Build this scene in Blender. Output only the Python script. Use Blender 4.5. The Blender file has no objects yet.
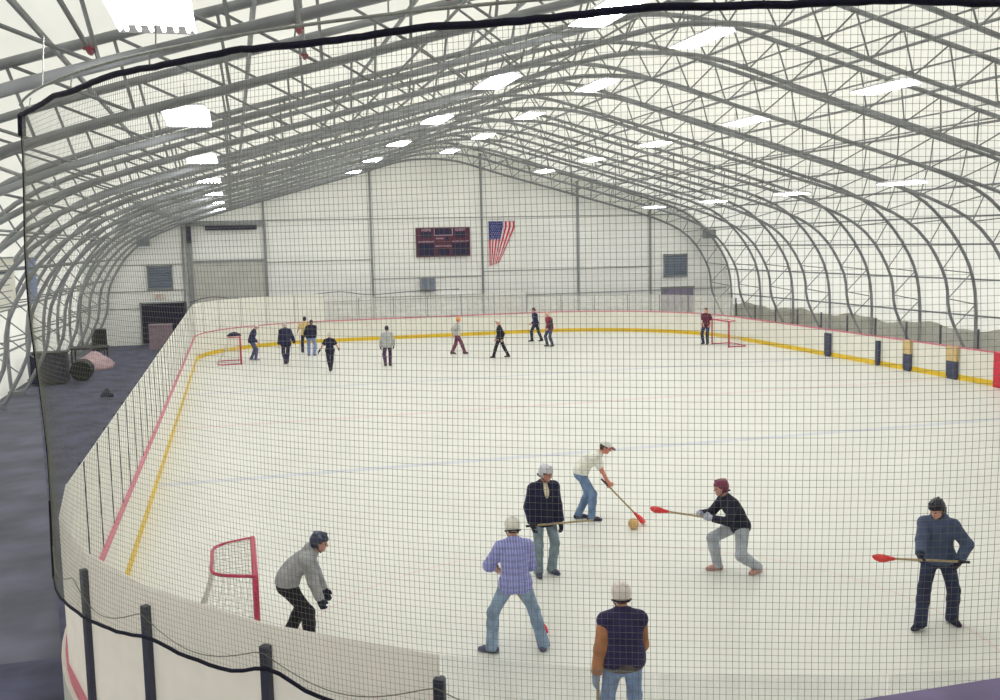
import bpy, bmesh, math, random
import numpy as np
from mathutils import Vector, Matrix

random.seed(7)
SC = bpy.context.scene
COL = SC.collection
R = math.radians

# ------------------------------------------------------------------ camera
YAW, PITCH, ROLL = R(14.8), R(6.15), .022
fw = Vector((math.sin(YAW)*math.cos(PITCH), math.cos(YAW)*math.cos(PITCH), -math.sin(PITCH)))
r0 = Vector((math.cos(YAW), -math.sin(YAW), 0)); u0 = r0.cross(fw)
rt = r0*math.cos(ROLL) - u0*math.sin(ROLL); up = r0*math.sin(ROLL) + u0*math.cos(ROLL)
cam = bpy.data.objects.new('camera', bpy.data.cameras.new('camera')); COL.objects.link(cam)
cam.matrix_world = Matrix(((rt.x, up.x, -fw.x, 0), (rt.y, up.y, -fw.y, 0), (rt.z, up.z, -fw.z, 5.17), (0, 0, 0, 1)))
cam.data.sensor_width = 36; cam.data.lens = 36; cam.data.clip_start = .05; cam.data.clip_end = 300
SC.camera = cam

# ------------------------------------------------------------------ daylight and exposure
W = bpy.data.worlds.new('overcast_sky'); SC.world = W; W.use_nodes = True
W.node_tree.nodes['Background'].inputs[0].default_value = (.97, .985, 1.0, 1)
W.node_tree.nodes['Background'].inputs[1].default_value = 1.75
SC.view_settings.view_transform = 'Standard'; SC.view_settings.look = 'None'
SC.view_settings.gamma = 1; SC.view_settings.use_curve_mapping = False
SC.view_settings.exposure = -0.2
TUBE_STRENGTH = 36.0

# ------------------------------------------------------------------ materials
def s2l(c):
    return tuple(((x/255)/12.92 if x/255 <= .04045 else ((x/255+.055)/1.055)**2.4) for x in c)

def mat(name, rgb, rough=.6, var=.06, scale=6., metal=0., spec=.5, bump=0., bscale=40.):
    m = bpy.data.materials.new(name); m.use_nodes = True
    nt = m.node_tree; b = nt.nodes['Principled BSDF']
    b.inputs['Roughness'].default_value = rough; b.inputs['Metallic'].default_value = metal
    b.inputs['Specular IOR Level'].default_value = spec
    tc = nt.nodes.new('ShaderNodeTexCoord'); nz = nt.nodes.new('ShaderNodeTexNoise')
    nz.inputs['Scale'].default_value = scale; nz.inputs['Detail'].default_value = 3
    nt.links.new(tc.outputs['Object'], nz.inputs['Vector'])
    cr = nt.nodes.new('ShaderNodeValToRGB'); c = s2l(rgb)
    cr.color_ramp.elements[0].position = .3; cr.color_ramp.elements[1].position = .7
    cr.color_ramp.elements[0].color = (*[max(0, x*(1-2*var)) for x in c], 1)
    cr.color_ramp.elements[1].color = (*[min(1, x*(1+2*var)) for x in c], 1)
    nt.links.new(nz.outputs['Fac'], cr.inputs['Fac']); nt.links.new(cr.outputs['Color'], b.inputs['Base Color'])
    if bump:
        n2 = nt.nodes.new('ShaderNodeTexNoise'); n2.inputs['Scale'].default_value = bscale
        bp = nt.nodes.new('ShaderNodeBump'); bp.inputs['Strength'].default_value = bump
        nt.links.new(tc.outputs['Object'], n2.inputs['Vector']); nt.links.new(n2.outputs['Fac'], bp.inputs['Height'])
        nt.links.new(bp.outputs['Normal'], b.inputs['Normal'])
    return m

M = {}
M['steel'] = mat('galvanised_steel', (140, 143, 146), .5, .08, 3, metal=.0)
M['web'] = mat('galvanised_web_steel', (134, 137, 138), .5, .08, 3)
M['white_board'] = mat('white_board_plastic', (234, 232, 222), .4, .02, 2)
M['yellow'] = mat('yellow_kick_strip', (226, 190, 40), .45, .05, 3)
M['pink'] = mat('faded_red_cap_rail', (206, 118, 136), .5, .05, 3)
M['post'] = mat('dark_grey_glass_post', (66, 68, 88), .45, .06, 5)
M['black_rope'] = mat('black_rope', (14, 12, 40), .9, .3, 30, bump=.5)
M['net'] = mat('dark_nylon_net', (116, 117, 104), .9, .1, 20)
M['cord'] = mat('grey_steel_cable', (150, 152, 145), .5, .1, 20)
M['white_metal'] = mat('white_enamel_housing', (232, 232, 235), .4, .02, 5)
M['floor'] = mat('concrete_floor', (92, 94, 110), .7, .18, .8, bump=.1)
M['mat'] = mat('dark_rubber_matting', (76, 78, 104), .75, .22, 1.2, bump=.2)
M['tan'] = mat('tan_top_cap', (205, 180, 130), .6)
M['padblue'] = mat('dark_blue_padding', (62, 66, 92), .6, .12, 8)
M['red'] = mat('red_paint', (205, 38, 62), .45, .08, 8)
M['clevis'] = mat('dull_red_clevis_paint', (158, 62, 80), .5, .1, 10)
M['goalred'] = mat('goal_frame_red', (188, 46, 84), .4, .08, 8)
M['opening_shade'] = mat('black_opening_shade', (24, 20, 52), .6, .2, 8)  # near-black colour stands for the shade inside the doorway
M['greydoor'] = mat('grey_roller_door', (196, 196, 188), .5, .04, 2)
M['louver'] = mat('blue_grey_louver', (120, 130, 148), .5, .06, 5)
M['girt'] = mat('grey_steel_girt', (142, 146, 146), .5, .06, 4)
M['crate'] = mat('brown_cardboard', (150, 130, 140), .8, .08, 5)
M['black'] = mat('black_plastic', (22, 22, 32), .5, .1, 8)
M['darkmetal'] = mat('dark_painted_metal', (44, 42, 66), .5, .15, 4)
M['paper'] = mat('white_poster_board', (232, 230, 216), .7, .02, 5)
M['bluebanner'] = mat('pale_blue_banner', (140, 158, 200), .7, .06, 6)
M['maroon'] = mat('maroon_scoreboard_face', (84, 34, 60), .5, .06, 4)
M['navy'] = mat('navy_display_glass', (30, 26, 66), .3, .08, 4)
M['letter'] = mat('white_lettering', (224, 200, 220), .5, .01, 4)
M['ledge'] = mat('purple_grey_ledge', (112, 98, 140), .55, .12, 6)
M['tarp'] = mat('snow_shade_grey', (180, 180, 166), .8, .06, 1)  # grey painted as the shade of banked snow on the fabric wall
M['wood'] = mat('tan_wooden_shaft', (170, 150, 110), .5, .1, 20)
M['redrubber'] = mat('red_rubber_broom_head', (222, 40, 44), .5, .05, 20)
M['ball'] = mat('tan_orange_ball', (208, 170, 112), .5, .1, 12, bump=.3)
M['goalnet'] = mat('white_goal_netting', (222, 222, 214), .9, .03, 10)
M['darkcloth'] = mat('dark_navy_cloth', (30, 30, 62), .9, .15, 20)
M['exit'] = mat('exit_sign_red', (210, 90, 90), .5, .02, 4)

def hazed_pane(name, rgb, haze, trans=.25):  # haze: share of milky colour mixed over the transparent pane
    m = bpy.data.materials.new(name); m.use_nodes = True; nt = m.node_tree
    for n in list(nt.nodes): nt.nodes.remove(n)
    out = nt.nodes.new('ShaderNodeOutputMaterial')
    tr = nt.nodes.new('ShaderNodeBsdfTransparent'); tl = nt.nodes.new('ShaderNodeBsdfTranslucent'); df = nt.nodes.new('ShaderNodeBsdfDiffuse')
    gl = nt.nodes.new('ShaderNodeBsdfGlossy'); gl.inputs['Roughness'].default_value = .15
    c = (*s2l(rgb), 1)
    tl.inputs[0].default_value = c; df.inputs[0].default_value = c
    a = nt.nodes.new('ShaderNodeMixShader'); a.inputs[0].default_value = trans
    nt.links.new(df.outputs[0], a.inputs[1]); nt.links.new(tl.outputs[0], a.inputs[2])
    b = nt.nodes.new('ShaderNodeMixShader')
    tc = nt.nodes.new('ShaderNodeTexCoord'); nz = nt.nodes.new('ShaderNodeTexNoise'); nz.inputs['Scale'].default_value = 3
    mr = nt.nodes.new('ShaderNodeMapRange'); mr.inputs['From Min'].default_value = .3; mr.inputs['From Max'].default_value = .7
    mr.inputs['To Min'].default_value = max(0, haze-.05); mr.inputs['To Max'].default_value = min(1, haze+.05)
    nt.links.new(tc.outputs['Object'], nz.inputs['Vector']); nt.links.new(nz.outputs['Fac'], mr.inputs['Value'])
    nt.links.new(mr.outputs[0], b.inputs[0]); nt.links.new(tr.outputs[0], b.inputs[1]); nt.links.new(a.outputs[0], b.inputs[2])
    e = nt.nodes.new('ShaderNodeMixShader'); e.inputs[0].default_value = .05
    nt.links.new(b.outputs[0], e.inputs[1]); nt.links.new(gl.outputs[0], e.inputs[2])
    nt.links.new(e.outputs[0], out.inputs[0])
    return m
M['glass_glare'] = hazed_pane('glass_painted_glare', (252, 251, 244), .93)  # white ice reflected at grazing angle, put into the pane colour
M['glass_near'] = hazed_pane('corner_glass_painted_glare', (253, 250, 246), .95, .7)  # milky colour stands for reflected glare on the corner panes
M['glass_mid'] = hazed_pane('part_hazed_glass', (247, 247, 240), .8)
M['glass_clear'] = hazed_pane('faintly_hazed_glass', (235, 238, 234), .03)
M['glass_far'] = hazed_pane('hazy_far_glass', (245, 245, 238), .22)

def membrane_mat():
    m = bpy.data.materials.new('white_roof_fabric'); m.use_nodes = True; nt = m.node_tree
    for n in list(nt.nodes): nt.nodes.remove(n)
    out = nt.nodes.new('ShaderNodeOutputMaterial')
    tl = nt.nodes.new('ShaderNodeBsdfTranslucent'); df = nt.nodes.new('ShaderNodeBsdfDiffuse'); mx = nt.nodes.new('ShaderNodeMixShader')
    tc = nt.nodes.new('ShaderNodeTexCoord'); nz = nt.nodes.new('ShaderNodeTexNoise'); nz.inputs['Scale'].default_value = .25
    cr = nt.nodes.new('ShaderNodeValToRGB')
    cr.color_ramp.elements[0].color = (*s2l((240, 238, 226)), 1); cr.color_ramp.elements[1].color = (*s2l((247, 246, 236)), 1)
    nt.links.new(tc.outputs['Object'], nz.inputs['Vector']); nt.links.new(nz.outputs['Fac'], cr.inputs['Fac'])
    nt.links.new(cr.outputs[0], tl.inputs[0]); nt.links.new(cr.outputs[0], df.inputs[0])
    mx.inputs[0].default_value = .5
    nt.links.new(tl.outputs[0], mx.inputs[1]); nt.links.new(df.outputs[0], mx.inputs[2]); nt.links.new(mx.outputs[0], out.inputs[0])
    return m
M['membrane'] = membrane_mat()

def siding_mat():
    m = mat('white_ribbed_siding', (247, 247, 243), .5, .03, .4); nt = m.node_tree; b = nt.nodes['Principled BSDF']
    tc = nt.nodes.new('ShaderNodeTexCoord'); wv = nt.nodes.new('ShaderNodeTexWave'); wv.bands_direction = 'Z'
    wv.inputs['Scale'].default_value = 1.1; wv.inputs['Distortion'].default_value = 0
    bp = nt.nodes.new('ShaderNodeBump'); bp.inputs['Strength'].default_value = .35; bp.inputs['Distance'].default_value = .03
    nt.links.new(tc.outputs['Object'], wv.inputs['Vector']); nt.links.new(wv.outputs['Fac'], bp.inputs['Height'])
    nt.links.new(bp.outputs['Normal'], b.inputs['Normal'])
    return m
M['siding'] = siding_mat()

def ice_mat():
    m = mat('white_rink_ice', (226, 226, 219), .28, .015, .5, spec=.35); nt = m.node_tree; b = nt.nodes['Principled BSDF']
    tc = nt.nodes.new('ShaderNodeTexCoord'); n2 = nt.nodes.new('ShaderNodeTexNoise'); n2.inputs['Scale'].default_value = 2.5; n2.inputs['Detail'].default_value = 6
    mr = nt.nodes.new('ShaderNodeMapRange'); mr.inputs['To Min'].default_value = .22; mr.inputs['To Max'].default_value = .6
    nt.links.new(tc.outputs['Object'], n2.inputs['Vector']); nt.links.new(n2.outputs['Fac'], mr.inputs['Value']); nt.links.new(mr.outputs[0], b.inputs['Roughness'])
    return m
M['ice'] = ice_mat()
M['bluepaint'] = mat('faded_blue_line_paint', (208, 211, 217), .4, .03, 2)
M['redpaint'] = mat('faded_red_line_paint', (227, 212, 207), .4, .03, 2)

def emit(name, rgb, s):
    m = bpy.data.materials.new(name); m.use_nodes = True; nt = m.node_tree
    for n in list(nt.nodes): nt.nodes.remove(n)
    out = nt.nodes.new('ShaderNodeOutputMaterial'); e = nt.nodes.new('ShaderNodeEmission')
    e.inputs[0].default_value = (*rgb, 1); e.inputs[1].default_value = s
    nt.links.new(e.outputs[0], out.inputs[0]); return m
M['tube'] = emit('glowing_fluorescent_tube', (1, 1, 1), TUBE_STRENGTH)

# ------------------------------------------------------------------ mesh helpers
class MB:
    def __init__(s): s.v = []; s.f = []; s.mi = []
    def add(s, vs, fs, mi=0):
        o = len(s.v); s.v += [tuple(v) for v in vs]; s.f += [tuple(i+o for i in f) for f in fs]; s.mi += [mi]*len(fs)
        return s
    def box(s, x0, x1, y0, y1, z0, z1, mi=0):
        return s.add([(x0,y0,z0),(x1,y0,z0),(x1,y1,z0),(x0,y1,z0),(x0,y0,z1),(x1,y0,z1),(x1,y1,z1),(x0,y1,z1)],
              [(0,3,2,1),(4,5,6,7),(0,1,5,4),(1,2,6,5),(2,3,7,6),(3,0,4,7)], mi)
    def tube(s, pts, r, n=6, mi=0, closed=False, r1=None, phase=0.):
        pts = [Vector(p) for p in pts]; N = len(pts); rings = []
        t0 = (pts[1]-pts[0]).normalized(); a = Vector((0,0,1)) if abs(t0.z) < .9 else Vector((0,1,0))
        prev = t0.cross(a).normalized()
        for i, p in enumerate(pts):
            if closed: t = (pts[(i+1) % N]-pts[i-1]).normalized()
            else: t = (pts[min(i+1, N-1)]-pts[max(i-1, 0)]).normalized()
            prev = (prev - t*prev.dot(t)).normalized(); b = t.cross(prev)
            rr = r if r1 is None else r + (r1-r)*i/(N-1)
            rings.append([p + (prev*math.cos(phase+2*math.pi*k/n) + b*math.sin(phase+2*math.pi*k/n))*rr for k in range(n)])
        vs = [v for g in rings for v in g]; fs = []
        for i in range(N if closed else N-1):
            j = (i+1) % N
            for k in range(n): fs.append((i*n+k, i*n+(k+1) % n, j*n+(k+1) % n, j*n+k))
        if not closed: fs += [tuple(range(n))[::-1], tuple((N-1)*n+k for k in range(n))]
        return s.add(vs, fs, mi)
    def prism(s, prof, y0, y1, mi=0):
        n = len(prof); vs = [(x, y0, z) for x, z in prof] + [(x, y1, z) for x, z in prof]
        return s.add(vs, [tuple(range(n)), tuple(range(2*n-1, n-1, -1))] + [(i, i+n, (i+1) % n+n, (i+1) % n) for i in range(n)], mi)
    def build(s, name, m, parent=None, smooth=False, loc=None):
        me = bpy.data.meshes.new(name); me.from_pydata([Vector(v) for v in s.v], [], s.f)
        for x in (m if isinstance(m, (list, tuple)) else [m]): me.materials.append(x)
        if any(s.mi): me.polygons.foreach_set('material_index', s.mi)
        if smooth: me.polygons.foreach_set('use_smooth', [True]*len(me.polygons))
        me.update(); o = bpy.data.objects.new(name, me); COL.objects.link(o)
        if parent: o.parent = parent
        if loc: o.location = loc
        return o

def tag(o, label=None, cat=None, group=None, kind=None):
    if label: o['label'] = label
    if cat: o['category'] = cat
    if group: o['group'] = group
    if kind: o['kind'] = kind
    return o
def empty(name, loc=(0,0,0), rz=0, label=None, cat=None, group=None):
    o = bpy.data.objects.new(name, None); COL.objects.link(o); o.location = loc; o.rotation_euler = (0,0,rz)
    o.empty_display_size = .2
    return tag(o, label, cat, group)
def struct(o, label=None, cat=None):
    return tag(o, label, cat, None, 'structure')
def copy_tree(o, parent=None):
    c = o.copy(); COL.objects.link(c)
    if parent: c.parent = parent
    for ch in list(o.children): copy_tree(ch, c)
    return c

# ------------------------------------------------------------------ hall profile (half width, height)
XC = 11.35
def smooth_curve(ctrl, step=.5):
    out = []
    n = len(ctrl)
    for i in range(n-1):
        p0 = ctrl[max(i-1,0)]; p1 = ctrl[i]; p2 = ctrl[i+1]; p3 = ctrl[min(i+2,n-1)]
        k = max(1, int(math.dist(p1,p2)/step))
        for j in range(k):
            t = j/k; t2 = t*t; t3 = t2*t
            out.append(tuple(.5*((2*p1[a]) + (-p0[a]+p2[a])*t + (2*p0[a]-5*p1[a]+4*p2[a]-p3[a])*t2 + (-p0[a]+3*p1[a]-3*p2[a]+p3[a])*t3) for a in (0,1)))
    out.append(ctrl[-1]); return out
OUT = smooth_curve([(19.45,0),(19.5,1.6),(19.3,3.1),(18.83,4.2),(18.0,5.35),(16.8,6.45),(15.5,7.1),(13.6,7.72),(9.4,8.9),(4.7,10.15),(1.6,10.95),(0,11.1)])
INN = smooth_curve([(18.95,.15),(18.15,1.7),(17.9,3.2),(17.0,4.75),(15.9,5.7),(14.6,6.3),(13.2,6.78),(9.4,7.83),(4.7,9.1),(1.7,9.95),(0,10.1)])
def full(prof, y):   # left base -> ridge -> right base
    L = [Vector((XC-x, y, z)) for x, z in prof]; Rr = [Vector((XC+x, y, z)) for x, z in prof[::-1][1:]]
    return L + Rr
def inner_z(x):
    dx = abs(x-XC)
    for a, b in zip(INN, INN[1:]):
        if b[0] <= dx <= a[0]: return a[1] + (b[1]-a[1])*(a[0]-dx)/(a[0]-b[0]+1e-9)
    return 0

Y_BACK, Y_WALL = -4.2, 58.55
# floor
mb = MB(); mb.box(-9.5, 32.2, Y_BACK-.1, Y_WALL+.4, -.3, -.06)
struct(mb.build('floor', M['floor']), 'grey concrete floor of the arena walkway', 'floor')
# membrane roof: one skin, outside the outer chords
OUT2 = [(x*(1+.22/19.4), z+(-.1 if z < .05 else .16*min(1, z/5))) for x, z in OUT]
a = full(OUT2, Y_BACK); b = full(OUT2, Y_WALL); n = len(a)
ys = [Y_BACK + (Y_WALL-Y_BACK)*i/16 for i in range(17)]
mb = MB(); vs = [Vector((p.x, y, p.z)) for y in ys for p in a]
mb.add(vs, [(j*n+i, j*n+i+1, (j+1)*n+i+1, (j+1)*n+i) for j in range(16) for i in range(n-1)])
struct(mb.build('ceiling', M['membrane'], smooth=True), 'white translucent fabric roof skin arching over the rink', 'roof')
# end walls
prof = [(p.x, p.z-.15 if p.z < .1 else p.z) for p in b]
mb = MB(); mb.prism(prof[::-1], Y_WALL, Y_WALL+.2)
struct(mb.build('wall_far', M['siding']), 'white ribbed metal wall at the far end of the arena', 'wall')
mb = MB(); mb.prism(prof[::-1], Y_BACK-.2, Y_BACK)
struct(mb.build('wall_near', M['siding']), 'white wall behind the viewer', 'wall')

# ------------------------------------------------------------------ rink outline
RX0, RX1, RY0, RY1 = -1.85, 24.5, 4.65, 54.4
def arc(cx, cy, r, a0, a1, n):
    return [(cx+r*math.cos(R(a0+(a1-a0)*i/n)), cy+r*math.sin(R(a0+(a1-a0)*i/n))) for i in range(n+1)]
def line(p, q, n): return [(p[0]+(q[0]-p[0])*i/n, p[1]+(q[1]-p[1])*i/n) for i in range(1, n)]
r1, r2, r3, r4 = 7.0, 7.0, 8.5, 6.5
LOOP = arc(RX0+r1, RY0+r1, r1, 180, 270, 30) + line((RX0+r1,RY0),(RX1-r2,RY0),10) + arc(RX1-r2, RY0+r2, r2, 270, 360, 24) \
     + line((RX1,RY0+r2),(RX1,RY1-r3),30) + arc(RX1-r3, RY1-r3, r3, 0, 90, 24) + line((RX1-r3,RY1),(RX0+r4,RY1),12) \
     + arc(RX0+r4, RY1-r4, r4, 90, 180, 24) + line((RX0,RY1-r4),(RX0,RY0+r1),30)
def offset_loop(o):
    res = []; n = len(LOOP)
    for i in range(n):
        a_, b_ = LOOP[i-1], LOOP[(i+1) % n]; tx, ty = b_[0]-a_[0], b_[1]-a_[1]; l = math.hypot(tx, ty)
        res.append((LOOP[i][0] + ty/l*o, LOOP[i][1] - tx/l*o))   # counter-clockwise loop: outward is to the right
    return res
def sweep_loop(prof):      # closed profile [(offset, z)]
    mb = MB(); loops = [offset_loop(o) for o, z in prof]; n = len(LOOP); k = len(prof)
    vs = [(loops[j][i][0], loops[j][i][1], prof[j][1]) for i in range(n) for j in range(k)]
    fs = [(i*k+j, ((i+1) % n)*k+j, ((i+1) % n)*k+(j+1) % k, i*k+(j+1) % k) for i in range(n) for j in range(k)]
    return mb.add(vs, fs)
# ice
mb = MB(); lp = offset_loop(.02); n = len(lp)
mb.add([(x, y, 0) for x, y in lp] + [(x, y, -.06) for x, y in lp], [tuple(range(n)), tuple(range(2*n-1, n-1, -1))] + [(i, i+n, (i+1) % n+n, (i+1) % n) for i in range(n)])
ice = struct(mb.build('floor_ice', M['ice']), 'white ice surface inside the rink boards', 'ice')
def ice_line(y, w, m, nm):
    g = MB(); g.box(RX0+.02, RX1-.02, y-w/2, y+w/2, 0, .003); g.build(nm, m, ice)
ice_line(22.85, .3, M['bluepaint'], 'painted_blue_line'); ice_line(37.1, .3, M['bluepaint'], 'painted_blue_line'); ice_line(30.0, .3, M['redpaint'], 'painted_centre_line')
ice_line(8.3, .05, M['redpaint'], 'painted_goal_line')
def ring(cx, cy, r, m, w=.05):
    g = MB(); n = 64; vs = []
    for i in range(n):
        c_, s_ = math.cos(2*math.pi*i/n), math.sin(2*math.pi*i/n); vs += [(cx+c_*r, cy+s_*r, .003), (cx+c_*(r+w), cy+s_*(r+w), .003)]
    g.add(vs, [(2*i, 2*i+1, (2*i+3) % (2*n), (2*i+2) % (2*n)) for i in range(n)]); g.build('painted_faceoff_circle', m, ice)
ring(4.6, 11.2, 4.5, M['redpaint']); ring(18, 11.2, 4.5, M['redpaint']); ring(4.6, 48.6, 4.5, M['redpaint']); ring(18, 48.6, 4.5, M['redpaint'])

boards = empty('rink_boards', (RX0, RY0+r1, 0), 0, 'white dasher boards running round the whole ice with a yellow kick strip', 'rink boards')
def child_world(o, root):
    o.parent = root; o.matrix_parent_inverse = Matrix.Translation(-Vector(root.location)); return o
child_world(sweep_loop([(0,0),(0,1.12),(.1,1.12),(.1,-.06),(.05,-.06)]).build('board_face', M['white_board']), boards)
child_world(sweep_loop([(-.012,.0),(-.012,.19),(0.001,.19),(0.001,.0)]).build('kick_strip', M['yellow']), boards)['label'] = 'yellow kick strip'
child_world(sweep_loop([(-.03,1.12),(-.03,1.17),(.06,1.17),(.06,1.12)]).build('cap_rail', M['pink']), boards)['label'] = 'faded red cap rail'

# ------------------------------------------------------------------ glass panels: pane and post each
ZT, PT = 2.65, 2.5
def glass_panel(p, q, ztop, m, label, group, postr=.022, tall=None, off=.05, post=True, seam=False):
    p = Vector((p[0], p[1], 0)); q = Vector((q[0], q[1], 0)); d = (q-p); L = d.length; d.normalize(); nrm = Vector((d.y, -d.x, 0))
    root = empty('glass_panel', (p.x, p.y, 1.17), math.atan2(d.y, d.x), label, 'glass panel', group)
    g = MB(); g.box(.008, L-.008, -.006, .006, 0, ztop-1.17); g.build('pane', m, root)
    if post:
        t = (tall or ztop) - 1.17
        h = MB(); h.box(-postr, postr, -.055, .0, -.9 if tall else 0, t); h.box(-postr*.6, postr*.6, 0, .018, 0, t)
        h.build('post', M['post'], root)
    return root
def along(pts, step):
    out = [pts[0]]; acc = 0
    for a_, b_ in zip(pts, pts[1:]):
        L = math.dist(a_, b_); pos = 0
        while acc + (L-pos) >= step:
            pos += step-acc; acc = 0; out.append((a_[0]+(b_[0]-a_[0])*pos/L, a_[1]+(b_[1]-a_[1])*pos/L))
        acc += L-pos
    out.append(pts[-1]); return out
GO = .035
# near-left corner: posts at given angles from straight back (-Y), negative towards the left
ccx, ccy, cr = RX0+r1, RY0+r1, r1+GO
angs = [-90, -78, -66.9, -56.9, -45.8, -34.9, -24.0, -13.2, -2.4]
names = ['leftmost', 'second from left', 'third from left', 'fourth from left', 'fifth from left', 'sixth from left', 'seventh from left', 'eighth from left']
cpt = [(ccx+cr*math.sin(R(a_)), ccy-cr*math.cos(R(a_))) for a_ in angs]
for i in range(8):
    a_, b_ = cpt[i], cpt[i+1]
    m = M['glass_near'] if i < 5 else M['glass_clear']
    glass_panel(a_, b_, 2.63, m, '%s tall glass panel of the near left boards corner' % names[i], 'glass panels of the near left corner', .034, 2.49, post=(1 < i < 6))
near = [cpt[-1]] + [(cpt[-1][0]+1.3*i, RY0-GO) for i in range(1, 9)]
for i in range(8):
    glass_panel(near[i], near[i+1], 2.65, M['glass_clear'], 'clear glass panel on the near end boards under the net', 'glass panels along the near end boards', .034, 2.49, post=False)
left = along([(RX0-GO, RY0+r1), (RX0-GO, RY1-r4)], 1.25)
for a_, b_ in zip(left, left[1:]):     # direction reversed so that the post faces outwards
    glass_panel(b_, a_, 2.62, M['glass_glare'], 'glare-whitened glass panel with thin dark post on the left side boards', 'glass panels along the left boards', .014)
fl = offset_loop(GO)
i0 = 31 + 9 + 25 + 29
corner_r = along([p for p in fl[i0:i0+25]], 1.9); far_pts = along([fl[i0+24], fl[i0+24+12]], 1.9); corner_l = along(fl[i0+24+12:i0+24+12+25], 1.6)
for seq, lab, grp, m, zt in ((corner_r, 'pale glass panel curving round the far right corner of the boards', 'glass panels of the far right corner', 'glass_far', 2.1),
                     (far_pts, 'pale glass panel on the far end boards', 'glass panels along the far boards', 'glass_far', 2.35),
                     (corner_l, 'pale glass panel curving round the far left corner of the boards', 'glass panels of the far left corner', 'glass_glare', 2.62)):
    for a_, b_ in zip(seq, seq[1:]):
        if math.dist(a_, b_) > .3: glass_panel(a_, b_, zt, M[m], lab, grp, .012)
rightp = along([(RX1+GO, RY0+r2), (RX1+GO, RY1-r3)], 1.9)
for a_, b_ in zip(rightp, rightp[1:]):
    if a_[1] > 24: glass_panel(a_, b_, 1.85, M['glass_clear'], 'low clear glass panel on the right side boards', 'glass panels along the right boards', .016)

# ------------------------------------------------------------------ walkway matting
mb = MB(); mb.add([(x, y, z) for z in (-.06, -.045) for x, y in [(-2.02, 13.4), (-2.02, 55.4), (-2.7, 58.3), (-6.9, 58.3), (-6.9, 46), (-7.45, 41.3), (-4.57, 25.5), (-3.67, 20.6), (-2.86, 16.2), (-2.4, 13.6)]],
       [tuple(range(10))[::-1], tuple(range(10, 20))] + [(i, (i+1) % 10, (i+1) % 10+10, i+10) for i in range(10)])
tag(mb.build('rubber_mat', M['mat']), 'dark rubber matting laid on the walkway outside the left boards', 'mat')
mb = MB(); mb.box(-7.4, -1.96, 6, 13.5, -.06, -.04)
tag(mb.build('rubber_mat', M['mat']), 'darker mat patch on the floor at the bottom left corner', 'mat')

# ------------------------------------------------------------------ arched trusses
TR_Y = [58.25 - 3.66*k for k in range(18)]
def nearest_inner(p):
    return min(INNF, key=lambda q: (q-p).length)
truss = empty('arched_truss', (XC, 0, 0))
oc = [Vector((p.x-XC, 0, p.z)) for p in full(OUT, 0)]; ic = [Vector((p.x-XC, 0, p.z)) for p in full(INN, 0)]
g = MB(); g.tube(oc, .07, 8); g.build('outer_chord', M['steel'], truss, smooth=True)
g = MB(); g.tube([oc[0]+Vector((.1,0,.02))] + ic + [oc[-1]+Vector((-.1,0,.02))], .066, 8); g.build('inner_chord', M['steel'], truss, smooth=True)
def resample(pts, step):
    L = [0]
    for a_, b_ in zip(pts, pts[1:]): L.append(L[-1]+(b_-a_).length)
    n_ = int(round(L[-1]/step)); res = []; j = 0
    for i in range(n_+1):
        s_ = L[-1]*i/n_
        while j < len(L)-2 and L[j+1] < s_: j += 1
        t = (s_-L[j])/(L[j+1]-L[j]); res.append(pts[j].lerp(pts[j+1], t))
    return res
NW = 34
def by_count(pts, n_):
    L = [0]
    for a_, b_ in zip(pts, pts[1:]): L.append(L[-1]+(b_-a_).length)
    return resample(pts, L[-1]/n_)
ri = by_count(ic[2:-2], NW); ro = by_count(oc, 2*NW+4)
web = MB(); zig = []
for i, p in enumerate(ri):
    zig.append(p)
    if i < NW: zig.append(ro[2*i+3])
for a_, b_ in zip(zig, zig[1:]):
    d_ = (b_-a_).normalized()*.02; web.tube([a_-d_, b_+d_], .024, 5)
web.build('web_bracing', M['web'], truss)
for sx in (-1, 1):
    g = MB(); g.box(sx*19.25-.3, sx*19.25+.3, -.18, .18, -.06, .1)
    g.build('base_plate', M['steel'], truss)
ords = ['against the far wall'] + ['%s truss from the far wall' % w for w in ('second','third','fourth','fifth','sixth','seventh','eighth','ninth','tenth','eleventh','twelfth','thirteenth','fourteenth','fifteenth','sixteenth','seventeenth','eighteenth')]
for k, y in enumerate(TR_Y):
    o = truss if k == 0 else copy_tree(truss)
    o.location = (XC, y, 0)
    tag(o, 'grey steel arched truss spanning the arena, ' + (ords[k] if k == 0 else ords[k]), 'truss', 'arched steel roof trusses')

# purlins
def outer_at(s_):   # s_ in metres along the right half from the base
    acc = 0
    for a_, b_ in zip(OUT, OUT[1:]):
        L = math.dist(a_, b_)
        if acc+L >= s_: t = (s_-acc)/L; return (a_[0]+(b_[0]-a_[0])*t, a_[1]+(b_[1]-a_[1])*t)
        acc += L
    return OUT[-1]
ordn = ['lowest', 'second', 'third', 'fourth', 'fifth', 'sixth', 'seventh', 'eighth', 'ninth', 'tenth', 'eleventh', 'twelfth']
for sx, sn in ((1, 'right'), (-1, 'left')):
    for i in range(10):
        s_ = [1.6, 3.2, 4.9, 6.4, 8.4, 11.0, 13.6, 16.4, 19.2, 22.0][i]
        x, z = outer_at(s_)
        g = MB(); g.tube([(0, Y_BACK+.1, 0), (0, Y_WALL-.02, 0)], .042, 6)
        o = g.build('purlin_pipe', M['steel'], loc=(XC+sx*(x-.02), 0, z-.03))
        tag(o, 'long grey purlin pipe on the %s slope, %s up from the floor' % (sn, ordn[i]), 'purlin', 'lengthwise purlin pipes')
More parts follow.
